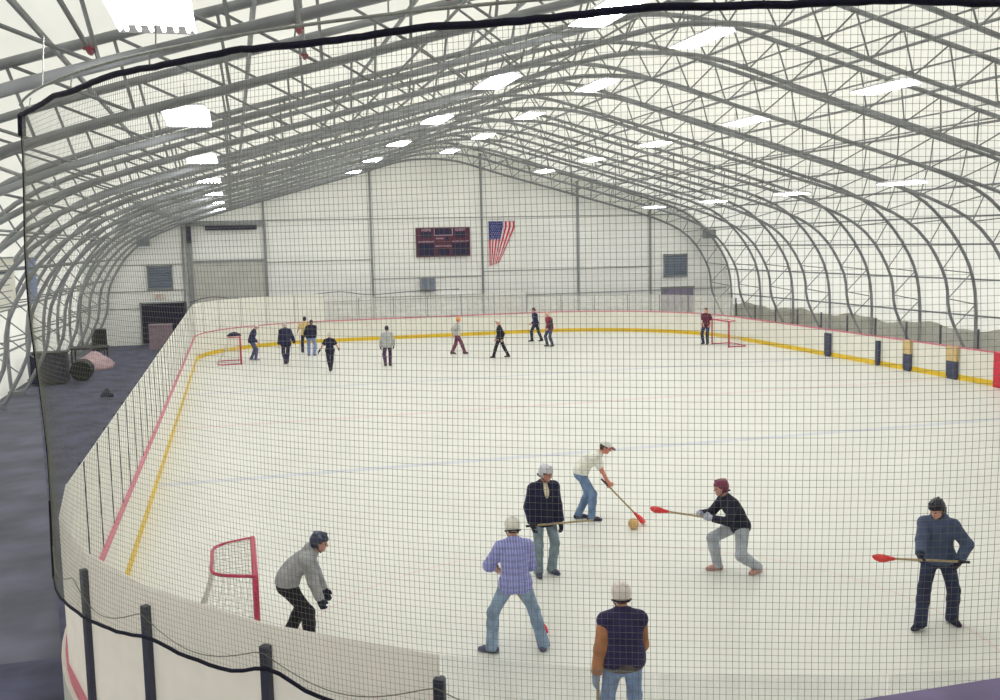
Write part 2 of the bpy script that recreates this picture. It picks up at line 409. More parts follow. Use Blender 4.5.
# tie pipes under the inner chords
for i, (x, y1) in enumerate([(13.8, 25.4), (16.3, 25.4), (18.9, 25.4), (10.5, 25.4), (8.2, 58.2), (14.6, 58.2), (3.0, 58.2), (19.8, 58.2)]):
    z = inner_z(x) + .09
    g = MB(); g.tube([(0, Y_BACK+.1, 0), (0, y1, 0)], .024, 6); g.tube([(0, y1-.02, -.0), (0, y1+.06, 0)], .045, 6)
    tag(g.build('tie_pipe', M['web'], loc=(x, 0, z)), 'thin grey tie pipe under the roof trusses, %s from the left wall' % ['fourth','sixth','seventh','third','second','fifth','first','eighth'][i], 'pipe', 'tie pipes under the trusses')

# diagonal brace rods with red clevises near the upper left corner of the view
def brace(p, q, red_end, lab):
    p, q = Vector(p), Vector(q); o = empty('brace_rod', p, 0, lab, 'brace', 'diagonal brace rods with red clevises')
    g = MB(); g.tube([(0,0,0), q-p], .028, 6); g.build('rod', M['web'], o, smooth=True)
    e = (q-p)*red_end; d = (q-p).normalized()
    g = MB(); g.tube([e-d*.08, e-d*.05, e+d*.05, e+d*.08], .034, 8); g.tube([e+Vector((-.05,0,0)), e+Vector((.05,0,0))], .016, 6); g.build('clevis', M['clevis'], o)['label'] = 'red clevis'
brace((-1.24, 10.75, 7.1), (-1.6, 7.2, 7.95), .03, 'diagonal brace rod with a red end at the upper left trusses')
brace((.78, 10.75, 7.36), (.4, 7.2, 8.3), .03, 'diagonal brace rod with a red end right of the striped nearest light')
brace((2.35, 10.75, 7.75), (2.0, 7.2, 8.7), .03, 'diagonal brace rod with a red end above the net rope')
brace((1.1, 14.35, 7.75), (.75, 10.8, 8.6), .03, 'short brace rod with red coupling on the second near truss')

# ------------------------------------------------------------------ high bay fluorescent lights
def make_light():
    o = empty('fluorescent_light', (0,0,0))
    g = MB(); w, l = .34, 1.06
    g.add([(-w,-l,0),(w,-l,0),(w,l,0),(-w,l,0),(-w*.8,-l,.09),(w*.8,-l,.09),(w*.8,l,.09),(-w*.8,l,.09)],
          [(4,5,6,7),(0,1,5,4),(1,2,6,5),(2,3,7,6),(3,0,4,7)]); g.box(-.06,.06,-l*.9,l*.9,.09,.13)
    g.add([(-w,-l,0),(w,-l,0),(w,l,0),(-w,l,0),(-w*.78,-l,.07),(w*.78,-l,.07),(w*.78,l,.07),(-w*.78,l,.07)],[(7,6,5,4),(4,5,1,0),(5,6,2,1),(6,7,3,2),(7,4,0,3)])
    g.build('housing', M['white_metal'], o)
    for k in range(6):
        x = -.27 + .108*k
        g = MB(); g.tube([(x,-l+.05,.022),(x,l-.05,.022)], .019, 6); g.build('fluorescent_tube', M['tube'], o, smooth=True)
    for s_ in (-1, 1):
        g = MB(); g.tube([(0,s_*.8,.1),(0,s_*.8,.42)], .006, 4); g.build('hanger', M['web'], o)
    return o
lights = []
rows = [(-.56, [8.95 + 7.42*k for k in range(7)], -.05, 'left row'), (6.3, [16.3 + 7.32*k for k in range(6)], -.05, 'left middle row'),
        (10.8, [14.9 + 7.0*k for k in range(6)], -.02, 'ridge row'), (16.6, [23.1 + 7.32*k for k in range(5)], .05, 'right middle row'), (23.4, [31.5 + 7.32*k for k in range(4)], .05, 'right row')]
proto = None
for x, ysr, tilt, rn in rows:
    for k, y in enumerate(ysr):
        if proto is None: proto = make_light(); o = proto
        else: o = copy_tree(proto)
        sl = 0 if abs(x-XC) < 1 else (.27 if x < XC else -.27)
        o.location = (x, y, {-.56: 7.16, 6.3: 8.96, 10.8: 9.75, 16.6: 8.93, 23.4: 6.95}[x]); o.rotation_euler = (0, -sl*.35 if x > XC else 0, 0)
        tag(o, 'hanging fluorescent light in the %s, %s from the viewer' % (rn, ['first','second','third','fourth','fifth','sixth','seventh'][k]), 'ceiling light', 'hanging fluorescent lights')

# ------------------------------------------------------------------ far wall fittings
YF = Y_WALL
def trim_box(name, x0, x1, z0, z1, d, m, lab=None):
    g = MB(); g.box(x0, x1, YF-d, YF, z0, z1)
    return struct(g.build(name, m), lab, 'trim' if lab else None)
for k, x in enumerate([-2.65, 1.8, 7.86, 14.5, 20.55, 25.35]):
    ztop = inner_z(x)+.9
    trim_box('trim_%d' % (k+1), x-.055, x+.055, 0, ztop, .1, M['girt'])
for k, (x0, x1, z) in enumerate([(-2.6, 27.2, 6.68), (1.8, 7.86, 4.32), (7.86, 14.5, 3.18), (14.5, 25.3, 3.45), (-8, -2.65, 4.35), (-8, -2.65, 2.9), (-8, 30.6, 1.95), (7.86, 14.5, 2.1)]):
    trim_box('trim_%d' % (k+7), x0, x1, z-.022, z+.022, .05, M['girt'])
# big garage door
d = empty('door_1', (-.2, YF, 0)); tag(d, 'tall grey roller door at the left of the far wall', 'door', None, 'structure')
g = MB(); g.box(-1.95, 1.95, -.08, 0, 0, 4.45)
for k in range(17): g.box(-1.93, 1.93, -.095, -.08, .05+k*.26, .23+k*.26)
g.build('roller_curtain', M['greydoor'], d)
g = MB(); g.box(-2.25, -1.95, -.16, 0, 0, 6.6); g.box(1.95, 2.1, -.16, 0, 0, 6.6); g.box(-1.95, 1.95, -.16, 0, 4.4, 4.52); g.box(-2.2, 2.1, -.2, 0, 6.45, 6.62)
g.build('door_frame', M['girt'], d)
g = MB(); g.tube([(-1.2, -.32, 6.3), (1.6, -.32, 6.3)], .13, 10); g.box(-2.2, -1.95, -.5, 0, 5.5, 6.4); g.build('roller_drum', M['darkmetal'], d)
d = empty('door_2', (-3.86, YF, 0)); tag(d, 'black doorway with strip curtain left of the roller door', 'door', None, 'structure')
g = MB()
for k in range(12): g.box(-1.15+k*.19, -1.15+k*.19+.2, -.06-(k % 2)*.015, 0, 0, 2.2)  # flat dark panels stand in for the unlit opening
g.build('opening_shade_panel', M['opening_shade'], d)
g = MB(); g.box(-1.22, -1.14, -.1, 0, 0, 2.28); g.box(1.14, 1.22, -.1, 0, 0, 2.28); g.box(-1.22, 1.22, -.1, 0, 2.2, 2.28); g.build('door_frame', M['girt'], d)
d = empty('door_3', (27.2, YF, 0)); tag(d, 'purple grey overhead door at the right of the far wall', 'door', None, 'structure')
M['purpledoor'] = mat('purple_grey_door_paint', (142, 134, 156), .5, .08, 3)
g = MB()
for k in range(5): g.box(-1.0, 1.0, -.07, 0, .02+k*.4, .4+k*.4)
g.box(-1.0, 1.0, -.055, 0, 0, 2.0); g.build('door_leaf', M['purpledoor'], d)
g = MB(); g.box(-1.08, -1, -.1, 0, 0, 2.1); g.box(1, 1.08, -.1, 0, 0, 2.1); g.box(-1.15, 1.15, -.14, 0, 2.0, 2.14); g.box(.35, .43, -.1, -.05, 0, 2.0); g.build('door_frame', M['girt'], d)
def louver(x0, x1, z0, z1, lab):
    o = empty('wall_louver', ((x0+x1)/2, YF, z0), 0, lab, 'louver'); w = (x1-x0)/2; h = z1-z0
    g = MB(); g.box(-w, -w+.07, -.12, 0, 0, h); g.box(w-.07, w, -.12, 0, 0, h); g.box(-w, w, -.12, 0, 0, .07); g.box(-w, w, -.12, 0, h-.07, h); g.build('frame', M['girt'], o)
    g = MB(); nb = 8
    for k in range(nb):
        z = .08+(h-.16)*k/nb; g.add([(-w+.07,-.1,z),(w-.07,-.1,z),(w-.07,-.01,z+(h-.16)/nb*.8),(-w+.07,-.01,z+(h-.16)/nb*.8),(-w+.07,-.1,z+.015),(w-.07,-.1,z+.015),(w-.07,-.01,z+.015+(h-.16)/nb*.8),(-w+.07,-.01,z+.015+(h-.16)/nb*.8)],
              [(0,3,2,1),(4,5,6,7),(0,1,5,4),(1,2,6,5),(2,3,7,6),(3,0,4,7)])
    g.build('blades', M['louver'], o)
louver(-4.6, -3.25, 2.95, 4.3, 'blue grey wall louver above the black doorway')
louver(26.25, 27.85, 2.75, 4.2, 'grey wall louver above the purple grey door')
# exit sign
o = empty('exit_sign', (-4.0, YF-.03, 2.48), 0, 'small red lit exit sign above the black doorway', 'sign')
g = MB(); g.box(-.3, .3, -.06, 0, 0, .24); g.build('sign_box', M['paper'], o)
def text(body, size, loc, m, parent, name='lettering', ext=.004):
    c = bpy.data.curves.new(name, 'FONT'); c.body = body; c.size = size; c.align_x = 'CENTER'; c.align_y = 'CENTER'; c.extrude = ext
    t0_ = bpy.data.objects.new('lettering_curve', c); COL.objects.link(t0_); c.materials.append(m); dg = bpy.context.evaluated_depsgraph_get(); me = bpy.data.meshes.new_from_object(t0_.evaluated_get(dg))
    bpy.data.objects.remove(t0_); t = bpy.data.objects.new(name, me); COL.objects.link(t); t.parent = parent; t.location = loc; t.rotation_euler = (R(90), 0, 0); return t
text('EXIT', .2, (0, -.066, .12), M['exit'], o)
# scoreboard
o = empty('scoreboard', (12.1, YF-.02, 4.4), 0, 'maroon scoreboard with navy display panels on the far wall', 'scoreboard')
g = MB(); g.box(-1.62, 1.62, -.2, 0, 0, 1.72); g.build('cabinet', M['maroon'], o)
def panel(x0, x1, z0, z1, m=None, dd=.215):
    g = MB(); g.box(x0, x1, -dd, -.2, z0, z1); g.build('display_panel', m or M['navy'], o)
panel(-1.35,-.72,1.12,1.45); panel(.72,1.35,1.12,1.45); panel(-.5,.5,1.3,1.62); panel(-1.52,-.55,.08,.78); panel(.55,1.52,.08,.78); panel(-.35,.35,.1,.45); panel(.14,.3,.98,1.16)
g = MB(); g.box(-.56,.56,-.21,-.2,1.24,1.275); g.box(-.56,-.53,-.21,-.2,1.24,1.66); g.box(.53,.56,-.21,-.2,1.24,1.66); g.build('clock_border', M['letter'], o)
for tx, sz, x, z in (('HOME', .2, -1.02, 1.56), ('GUEST', .2, 1.02, 1.56), ('PERIOD', .13, -.22, 1.06), ('PLAYER PENALTY', .125, -1.02, .88), ('PLAYER PENALTY', .125, 1.02, .88), ('SHOTS ON GOAL', .125, 0, .62)):
    text(tx, sz, (x, -.205, z), M['letter'], o)
# grey box under scoreboard, hung heaters
def hung(x, y, z, lab):
    o = empty('unit_heater', (x, y, z), 0, lab, 'heater'); g = MB()
    g.box(-.34, .34, -.25, .25, -.28, .28); g.build('heater_case', M['girt'], o)
    g = MB()
    for k in range(5): g.box(-.29, .29, -.28, -.25, -.23+k*.1, -.2+k*.1)
    g.build('heater_grille', M['louver'], o)
    g = MB(); g.tube([(-.25,0,.28),(-.25,0,.6)], .012, 5); g.tube([(.25,0,.28),(.25,0,.6)], .012, 5); g.build('hanger', M['web'], o)
hung(-4.65, 57.9, 5.65, 'grey heater hanging high at the left of the far wall')
hung(29.0, 57.7, 5.4, 'grey heater hanging high at the right of the far wall')
o = empty('wall_speaker', (11.1, YF, 2.4), 0, 'grey twin speaker box on the far wall below the scoreboard', 'speaker')
g = MB(); g.box(-.42, .42, -.3, 0, 0, .82); g.build('speaker_case', M['girt'], o)
g = MB(); g.box(-.36, -.06, -.32, -.3, .08, .74); g.box(.06, .36, -.32, -.3, .08, .74); g.build('speaker_grille', M['louver'], o)
# flag
fm = bpy.data.materials.new('flag_cloth'); 
def flag():
    M['fw'] = mat('flag_white', (232, 224, 226), .8, .02, 8); M['fr'] = mat('flag_red', (205, 44, 70), .8, .05, 8); M['fb'] = mat('flag_blue', (52, 58, 128), .8, .06, 8)
    nx, nz = 26, 40; top = 1.62; H_ = 2.65; vs = []; fs = []; mi = []
    for j in range(nz+1):
        v = j/nz
        for i in range(nx+1):
            u = i/nx
            xmax = top*(1-.0*v) if v < .12 else top - (top-.62)*((v-.12)/.88)**1.0
            x = min(u*top, u*xmax + (1-u)*0) if u > .5 else u*top*(.5+.5*xmax/top)
            x = u*xmax
            z = -v*H_*(1-.08*u*v); y = -.06-.035*math.sin(u*16+v*2)*(.3+v)
            vs.append((x, y, z))
    for j in range(nz):
        for i in range(nx):
            fs.append((j*(nx+1)+i, j*(nx+1)+i+1, (j+1)*(nx+1)+i+1, (j+1)*(nx+1)+i))
            st = i//2; canton = st < 7 and j < 16
            mi.append(2 if canton else (1 if st % 2 == 0 else 0))
    o = empty('national_flag', (14.92, YF-.02, 6.4), 0, 'red white and blue striped flag hanging on the far wall', 'flag')
    g = MB(); g.v = vs; g.f = fs; g.mi = mi; c = g.build('flag_cloth', [M['fw'], M['fr'], M['fb']], o, smooth=True)
    md = c.modifiers.new('thick', 'SOLIDIFY'); md.thickness = .006
    g = MB()
    for r_ in range(9):
        for q in range(6 if r_ % 2 == 0 else 5):
            v = .02+(r_+.5)/9*.37; xm = top if v < .12 else top-(top-.62)*((v-.12)/.88)
            u = (.04+(q+(.5 if r_ % 2 == 0 else 1))/6*.46)
            x = u*xm; z = -v*H_; y = -.075-.035*math.sin(u*16+v*2)*(.3+v)
            pts = [(x+.028*(1 if k % 2 == 0 else .42)*math.sin(k*math.pi/5), y, z+.028*(1 if k % 2 == 0 else .42)*math.cos(k*math.pi/5)) for k in range(10)]
            g.add(pts, [tuple(range(10))])
    g.build('stars', M['fw'], o)
    g = MB(); g.tube([(-.05,-.05,.02),(top+.05,-.05,.02)], .02, 6); g.build('rod', M['web'], o)
flag()

# sagging rope behind far boards
g = MB(); pts = []
ctrl = [(-2.3, 2.35), (-1.2, 2.62), (.6, 2.4), (1.9, 2.38), (3.4, 2.44), (5.6, 2.62), (7.4, 2.4), (9.6, 2.5), (12.5, 2.55)]
pts = [(x, 56.2 if x > 0 else 55.2, z) for x, z in smooth_curve(ctrl, .3)]
g.tube(pts, .02, 5); tag(g.build('sagging_cable', M['darkmetal']), 'dark sagging cable above the far left boards', 'cable')

# ------------------------------------------------------------------ walkway clutter at the left
def crate(x, y, w, d_, h, lab):
    o = empty('cardboard_crate', (x, y, -.06), 0, lab, 'crate'); g = MB(); g.box(-w/2, w/2, -d_/2, d_/2, 0, h); g.build('body', M['crate'], o)
    g = MB(); g.box(-w/2-.02, w/2+.02, -d_/2-.02, d_/2+.02, h, h+.06); g.box(-.04, .04, -d_/2-.01, -d_/2, 0, h); g.build('lid', M['crate'], o)
crate(-3.85, 55.6, 1.15, .9, 1.25, 'brownish crate standing in front of the black doorway')
o = empty('storage_cabinet', (-7.1, 42.3, -.06), 0, 'dark metal storage cabinet by the left wall trusses', 'cabinet')
g = MB(); g.box(-.75, .55, 0, .8, .08, 1.25); g.build('body', M['darkmetal'], o)
g = MB(); g.box(-.7, -.12, -.03, 0, .14, 1.2); g.build('door', M['darkmetal'], o); g = MB(); g.box(-.08, .5, -.03, 0, .14, 1.2); g.build('door', M['darkmetal'], o)
g = MB(); g.box(-.8, .6, -.05, .85, 1.25, 1.3); g.build('top', M['black'], o)
def drum(x, y, r_, h, lab, tilt=False):
    o = empty('black_barrel', (x, y, -.06), 0, lab, 'barrel'); n = 16
    prof = [(r_*.92,0),(r_,.04),(r_,h*.3),(r_*1.04,h*.33),(r_,h*.36),(r_,h*.64),(r_*1.04,h*.67),(r_,h*.7),(r_,h-.04),(r_*.92,h)]
    vs = [(p[0]*math.cos(2*math.pi*k/n), p[0]*math.sin(2*math.pi*k/n), p[1]) for p in prof for k in range(n)]
    if tilt: vs = [(x_, z_-h/2, y_+r_) for x_, y_, z_ in vs]
    fs = [(i*n+k, i*n+(k+1) % n, (i+1)*n+(k+1) % n, (i+1)*n+k) for i in range(len(prof)-1) for k in range(n)] + [tuple(range(n))[::-1], tuple((len(prof)-1)*n+k for k in range(n))]
    g = MB(); g.add(vs, fs); g.build('barrel_body', M['black'], o, smooth=False)
drum(-6.15, 43.6, .42, .9, 'black barrel lying beside the dark storage cabinet', True)
drum(-7.0, 56.2, .38, 1.15, 'black barrel standing in the far left corner')
o = empty('folded_tarp', (-6.2, 47.6, -.06), R(-20), 'pale pinkish folded tarp heaped on the left walkway', 'tarp')
M['pinktarp'] = mat('pale_pink_tarp', (206, 176, 184), .8, .1, 4)
def heap(name, w, d_, h, m, parent, seed=1, loc=(0,0,0)):
    rnd = random.Random(seed); n, k = 18, 8; vs = []; ph = [rnd.uniform(0, 6) for _ in range(4)]
    for j in range(k):
        t = j/(k-1)
        for i in range(n):
            a_ = 2*math.pi*i/n; rr = (1-t**2.2*.9)*(1+.12*math.sin(3*a_+ph[0])+.08*math.sin(5*a_+ph[1]+t*4))
            vs.append((w/2*rr*math.cos(a_), d_/2*rr*math.sin(a_), h*t*(1+.08*math.sin(4*a_+ph[2]))))
    fs = [(j*n+i, j*n+(i+1) % n, (j+1)*n+(i+1) % n, (j+1)*n+i) for j in range(k-1) for i in range(n)] + [tuple(range(n))[::-1], tuple((k-1)*n+i for i in range(n))]
    g = MB(); g.add(vs, fs); return g.build(name, m, parent, smooth=True, loc=loc)
heap('tarp_cloth', 1.5, 2.4, .75, M['pinktarp'], o, 3)
tag(heap('gear_bag', .45, .6, .28, M['darkmetal'], None, 5, (-4.6, 38.2, -.045)), 'small dark bag lying on the matting of the left walkway', 'bag')
o = empty('work_table', (-6.7, 50.2, -.06), 0, 'low black table by the left wall behind the tarp', 'table')
g = MB(); g.box(-.8, .8, -.6, .6, .7, .76); g.build('table_top', M['black'], o)
for sx in (-.72, .72):
    for sy in (-.52, .52): g = MB(); g.box(sx-.03, sx+.03, sy-.03, sy+.03, 0, .7); g.build('leg', M['black'], o)
# hanging posters on left trusses
def poster(y0, y1, z0, z1, x, m, lab, marks):
    o = empty('hanging_poster', (x, (y0+y1)/2, z0), 0, lab, 'poster'); w = (y1-y0)/2
    g = MB(); g.box(-.01, .01, -w, w, 0, z1-z0); g.build('sheet', m, o)
    g = MB(); g.box(-.02, .02, -w, w, z1-z0, z1-z0+.05); g.build('top_rail', M['web'], o)
    if marks:
        g = MB()
        for k in range(7): g.box(.01, .014, -w*.7, w*(.5 if k % 2 else .7), .15+k*.2, .18+k*.2)
        g.box(.01, .014, -w*.5, w*.5, (z1-z0)-.5, (z1-z0)-.38); g.build('printing', M['louver'], o)
poster(32.8, 35.9, 3.4, 5.0, -6.95, M['paper'], 'large white poster hanging on the left trusses at the picture edge', True)
poster(38.1, 39.7, 3.35, 4.95, -6.95, M['bluebanner'], 'narrow pale blue banner hanging on the left trusses', False)

# ------------------------------------------------------------------ right side: painted snow shade sheet and padded posts
g = MB(); yy = [Y_BACK+.3 + i*.45 for i in range(int((Y_WALL-Y_BACK-.6)/.45)+1)]; vs = []  # wavy grey sheet painted as shade of snow banked outside
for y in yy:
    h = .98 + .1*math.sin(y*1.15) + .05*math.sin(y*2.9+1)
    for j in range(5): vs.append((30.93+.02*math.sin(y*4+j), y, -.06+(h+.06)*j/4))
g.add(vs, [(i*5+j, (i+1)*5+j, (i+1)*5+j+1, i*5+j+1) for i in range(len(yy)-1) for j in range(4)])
o = g.build('snow_shade_sheet', M['tarp'], smooth=True); md = o.modifiers.new('t', 'SOLIDIFY'); md.thickness = .02
tag(o, 'grey sheet painted as snow shade with wavy top along the foot of the right wall', 'tarp')
pads = [(37.55, .38, 1.0, False, 'dark grey padded post on the right boards, farthest of the row'), (34.1, .2, .98, False, 'slim blue padded post on the right boards, second from the far end'),
        (32.3, .4, 1.12, True, 'dark blue padded post with tan top on the right boards, beside the widest'), (29.85, .5, 1.12, True, 'wide dark blue padded post with tan top on the right boards')]
for y, w, h, tan, lab in pads:
    o = empty('padded_post', (RX1-.075, y, 0), 0, lab, 'padded post', 'padded posts on the right boards')
    zc = h*.58 if tan else h
    g = MB(); g.box(-.05, .06, -w/2, w/2, .08, zc); g.box(-.04, .05, -w/2+.03, w/2-.03, .0, .08); g.build('pad', M['padblue'], o)
    if tan: g = MB(); g.box(-.06, .06, -w/2-.01, w/2+.01, zc, h+.04); g.build('tan_top', M['tan'], o)
o = empty('padded_post', (RX1-.12, 27.4, 0), 0, 'bright red padded post on the right boards at the picture edge', 'padded post')
g = MB(); g.box(-.1, .1, -.3, .3, .02, 1.15); g.build('pad', M['red'], o); g = MB(); g.box(-.11, .1, -.31, .31, 1.15, 1.19); g.build('top_cap', M['red'], o)

# ------------------------------------------------------------------ ledge in front of the viewer
g = MB(); g.box(.3, 7, .9, 1.75, 4.12, 4.2)
struct(g.build('trim_ledge', M['ledge']), 'purple grey ledge at the bottom right of the view', 'ledge')
g = MB(); g.box(.3, 7, 1.3, 1.7, -.06, 4.12); struct(g.build('wall_viewing', M['ledge']), 'low wall below the viewing ledge', 'wall')

# ------------------------------------------------------------------ spectator net
NR = r1 + .13; ncx, ncy = ccx, ccy
def net_xy(s_):       # s_: metres along the net from its left edge
    a0 = R(-76.4); La = NR*(-a0)
    if s_ < La:
        a_ = a0 + s_/NR; return (ncx+NR*math.sin(a_), ncy-NR*math.cos(a_))
    return (ncx+(s_-La), ncy-NR)
def s_of(deg): return NR*(R(deg)-R(-76.4))
bot = [(s_of(a_), z) for a_, z in [(-76.4,2.12),(-73.3,2.13),(-66,2.19),(-60.1,2.24),(-55.8,2.3),(-52.1,2.27),(-48.1,2.27),(-45,2.37),(-42.6,2.28),(-40.6,2.25),(-37.3,2.24),(-34,2.36),(-29,2.22),(-23.5,2.36),(-18,2.22),(-12.5,2.36),(-6,2.24),(0,2.36),(8,2.22),(16,2.36),(24,2.25)]]
LEN = s_of(24)
def zbot(s_):
    for a_, b_ in zip(bot, bot[1:]):
        if s_ <= b_[0]: t = (s_-a_[0])/(b_[0]-a_[0]); return a_[1]+(b_[1]-a_[1])*t
    return bot[-1][1]
def ztop(s_): return 6.4 - .018*abs(math.sin(s_*math.pi/1.3))
def net_p(s_, z, bulge=1.):
    x, y = net_xy(s_); q = .03*math.sin(s_*1.7+z*.9) + .02*math.sin(z*2.3-s_*.6)
    q -= .05*max(0, (2.6-z))*abs(math.sin(s_*math.pi/1.3))
    dx, dy = x-ncx, y-ncy; l = math.hypot(dx, dy)
    return (x - dx/l*q*bulge + 0, y - dy/l*q*bulge, z)
MESH = .0400
HS = [s_of(a_) for a_ in (-90, -77.6, -66.1, -56.4, -45.8, -34.9, -24.0, -13.2, -2.4, 8.3, 19, 30)]
def hemz(s_):
    for a_, b_ in zip(HS, HS[1:]):
        if a_ <= s_ <= b_: return 2.47 - .15*math.sin(math.pi*(s_-a_)/(b_-a_))
    return 2.4
net = empty('safety_net', (net_xy(0)[0], net_xy(0)[1], 0), 0, 'dark meshed spectator safety net hanging from a black rope in front of the ice', 'net')
g = MB()
s_ = 0
while s_ < LEN:
    s_ += .0325 + .0075*min(1, max(0, (s_-s_of(-34))/3.)); z0, z1 = zbot(s_), ztop(s_)
    g.tube([net_p(s_, z0+(z1-z0)*j/7) for j in range(8)], .00125, 3)
k = 0
while True:
    z = 6.38 - k*MESH
    if z < 2.1: break
    k += 1; run = []
    ns = int(LEN/.16)
    for i in range(ns+1):
        s_ = LEN*i/ns
        if zbot(s_) <= z <= ztop(s_)+.02: run.append(net_p(s_, z))
        else:
            if len(run) > 1: g.tube(run, .00125, 3)
            run = []
    if len(run) > 1: g.tube(run, .00125, 3)
child_world(g.build('netting', M['net']), net)
rnd = random.Random(2)
g = MB(); g.tube([net_p(LEN*i/140, ztop(LEN*i/140)+.004*rnd.uniform(-1, 1)) for i in range(141)], .023, 7)
child_world(g.build('top_rope', M['black_rope'], smooth=True), net)['label'] = 'thick black top rope'
g = MB(); g.tube([net_p(s_, zbot(s_)+.008*rnd.uniform(-1, 1)) for s_ in [LEN*i/110 for i in range(111)]], .014, 6)
child_world(g.build('bottom_rope', M['black_rope'], smooth=True), net)['label'] = 'black bottom rope'
g = MB(); g.tube([net_p(0, 2.12+(6.4-2.12)*j/12) for j in range(13)], .011, 6); g.tube([net_p(0, 2.1+.75*j/12) for j in range(13)], .022, 6)
g.tube([net_p(0.0, 6.22), net_p(0.02, 6.3), net_p(.05, 6.4)], .035, 7)
child_world(g.build('edge_rope', M['black_rope'], smooth=True), net)['label'] = 'black side rope'
g = MB(); g.tube([net_p(s_, hemz(s_)) for s_ in [LEN*i/140 for i in range(141)]], .004, 4)
child_world(g.build('hem_cord', M['net']), net)
for i in range(8):
    s_ = .5 + i*1.28
    g = MB(); x, y, z = net_p(s_, 6.4); g.tube([(x, y, z-.03), (x, y, z+.03), (x+.01, y, z+.09)], .006, 5)
    child_world(g.build('tie', M['cord']), net)
# steel cable above the rope
g = MB(); g.tube([(net_xy(LEN*i/60)[0], net_xy(LEN*i/60)[1], 6.49) for i in range(61)], .011, 6)
sc = empty('support_cable', (net_xy(0)[0], net_xy(0)[1], 6.49), 0, 'thin grey steel cable above the black net rope', 'cable')
child_world(g.build('cable', M['cord'], smooth=True), sc)
for i in range(6):
    s_ = 1.2 + i*1.9; x, y = net_xy(s_); g = MB(); g.tube([(x, y, 6.49), (x+.02, y+.1, 6.9)], .005, 4)
    child_world(g.build('hanger', M['cord'], None), sc)

# ------------------------------------------------------------------ goals
def goal(x, y, rz, lab, cloth=False):
    o = empty('hockey_goal', (x, y, 0), rz, lab, 'goal')    # mouth faces local +X
    w, h = .86, 1.22
    g = MB(); g.tube([(0,-w,0),(0,-w,h-.04),(0,-w+.04,h),(0,w-.04,h),(0,w,h-.04),(0,w,0)], .036, 10); g.build('front_frame', M['goalred'], o, smooth=True)
    def rail(d_, wf, wb, z):
        key = [(0,-wf),(-d_*.45,-wf+(wf-wb)*.4),(-d_*.85,-wb-.03),(-d_,-wb*.72),(-d_,0),(-d_,wb*.72),(-d_*.85,wb+.03),(-d_*.45,wf-(wf-wb)*.4),(0,wf)]
        c = smooth_curve(key, .06); L = [0]
        for a_, b_ in zip(c, c[1:]): L.append(L[-1]+math.dist(a_, b_))
        res = []; j = 0
        for i in range(17):
            s_ = L[-1]*i/16
            while j < len(L)-2 and L[j+1] < s_: j += 1
            t = (s_-L[j])/(L[j+1]-L[j]); res.append((c[j][0]+(c[j+1][0]-c[j][0])*t, c[j][1]+(c[j+1][1]-c[j][1])*t, z))
        return res
    top = rail(.52, w-.02, .6, h)
    g = MB(); g.tube(top, .022, 8); g.build('top_frame', M['goalred'], o, smooth=True)
    base = rail(1.0, w-.02, .8, .03)
    g = MB(); g.tube(base, .024, 8); g.build('base_frame', M['goalred'], o, smooth=True)
    g = MB(); g.tube([(-.5,0,h),(-.55,0,.9),(-1.0,0,.05)], .018, 6); g.build('back_strut', M['goalnet'], o, smooth=True)
    g = MB(); n_ = 12
    def P(t, v):
        a_ = Vector(top[0]).lerp(Vector(top[-1]), t); i = t*16; j = min(15, int(i)); a_ = Vector(top[j]).lerp(Vector(top[j+1]), i-j); b_ = Vector(base[j]).lerp(Vector(base[j+1]), i-j)
        p = a_.lerp(b_, v); p.x += .1*math.sin(v*math.pi)*(1 if 0 < t < 1 else 0); return p
    for i in range(1, 32): g.tube([P(i/32, v/6) for v in range(7)], .004, 3)
    for v in range(1, 16): g.tube([P(i/16, v/16) for i in range(17)], .004, 3)
    for i in range(1, 16):
        yv = top[i][1]; g.tube([(0, yv, h), (top[i][0], yv, h)], .004, 3)
    for q in range(1, 6):
        pts = [(top[i][0]*q/6, top[i][1], h) for i in range(1, 16)]; g.tube(pts, .004, 3)
    g.build('goal_netting', M['goalnet'], o)
    if cloth:
        heap('jacket_cloth', .6, .9, .16, M['darkcloth'], None, 9).location = (x-.25, y, h+.02)
        c = COL.objects[-1]; c.name = 'dark_jacket'; tag(c, 'dark jacket lying on top of the far left goal', 'jacket')
    return o
goal(.08, 12.95, 0, 'red framed hockey goal at the near left with white netting')
goal(.15, 46.6, 0, 'small far goal at the left boards with a dark jacket on top', True)
goal(22.4, 43.4, math.pi, 'small far goal at the right boards facing left')
o = tag(MB().tube([(0,0,.0),(0,0,.0001)], .001, 3).build('broomball', M['ball']), 'tan orange ball on the ice at the tip of a red broom', 'ball')
bm = bmesh.new(); bmesh.ops.create_icosphere(bm, subdivisions=3, radius=.1); bm.to_mesh(o.data); bm.free(); o.data.polygons.foreach_set('use_smooth', [True]*len(o.data.polygons)); o.location = (6.72, 16.33, .1)

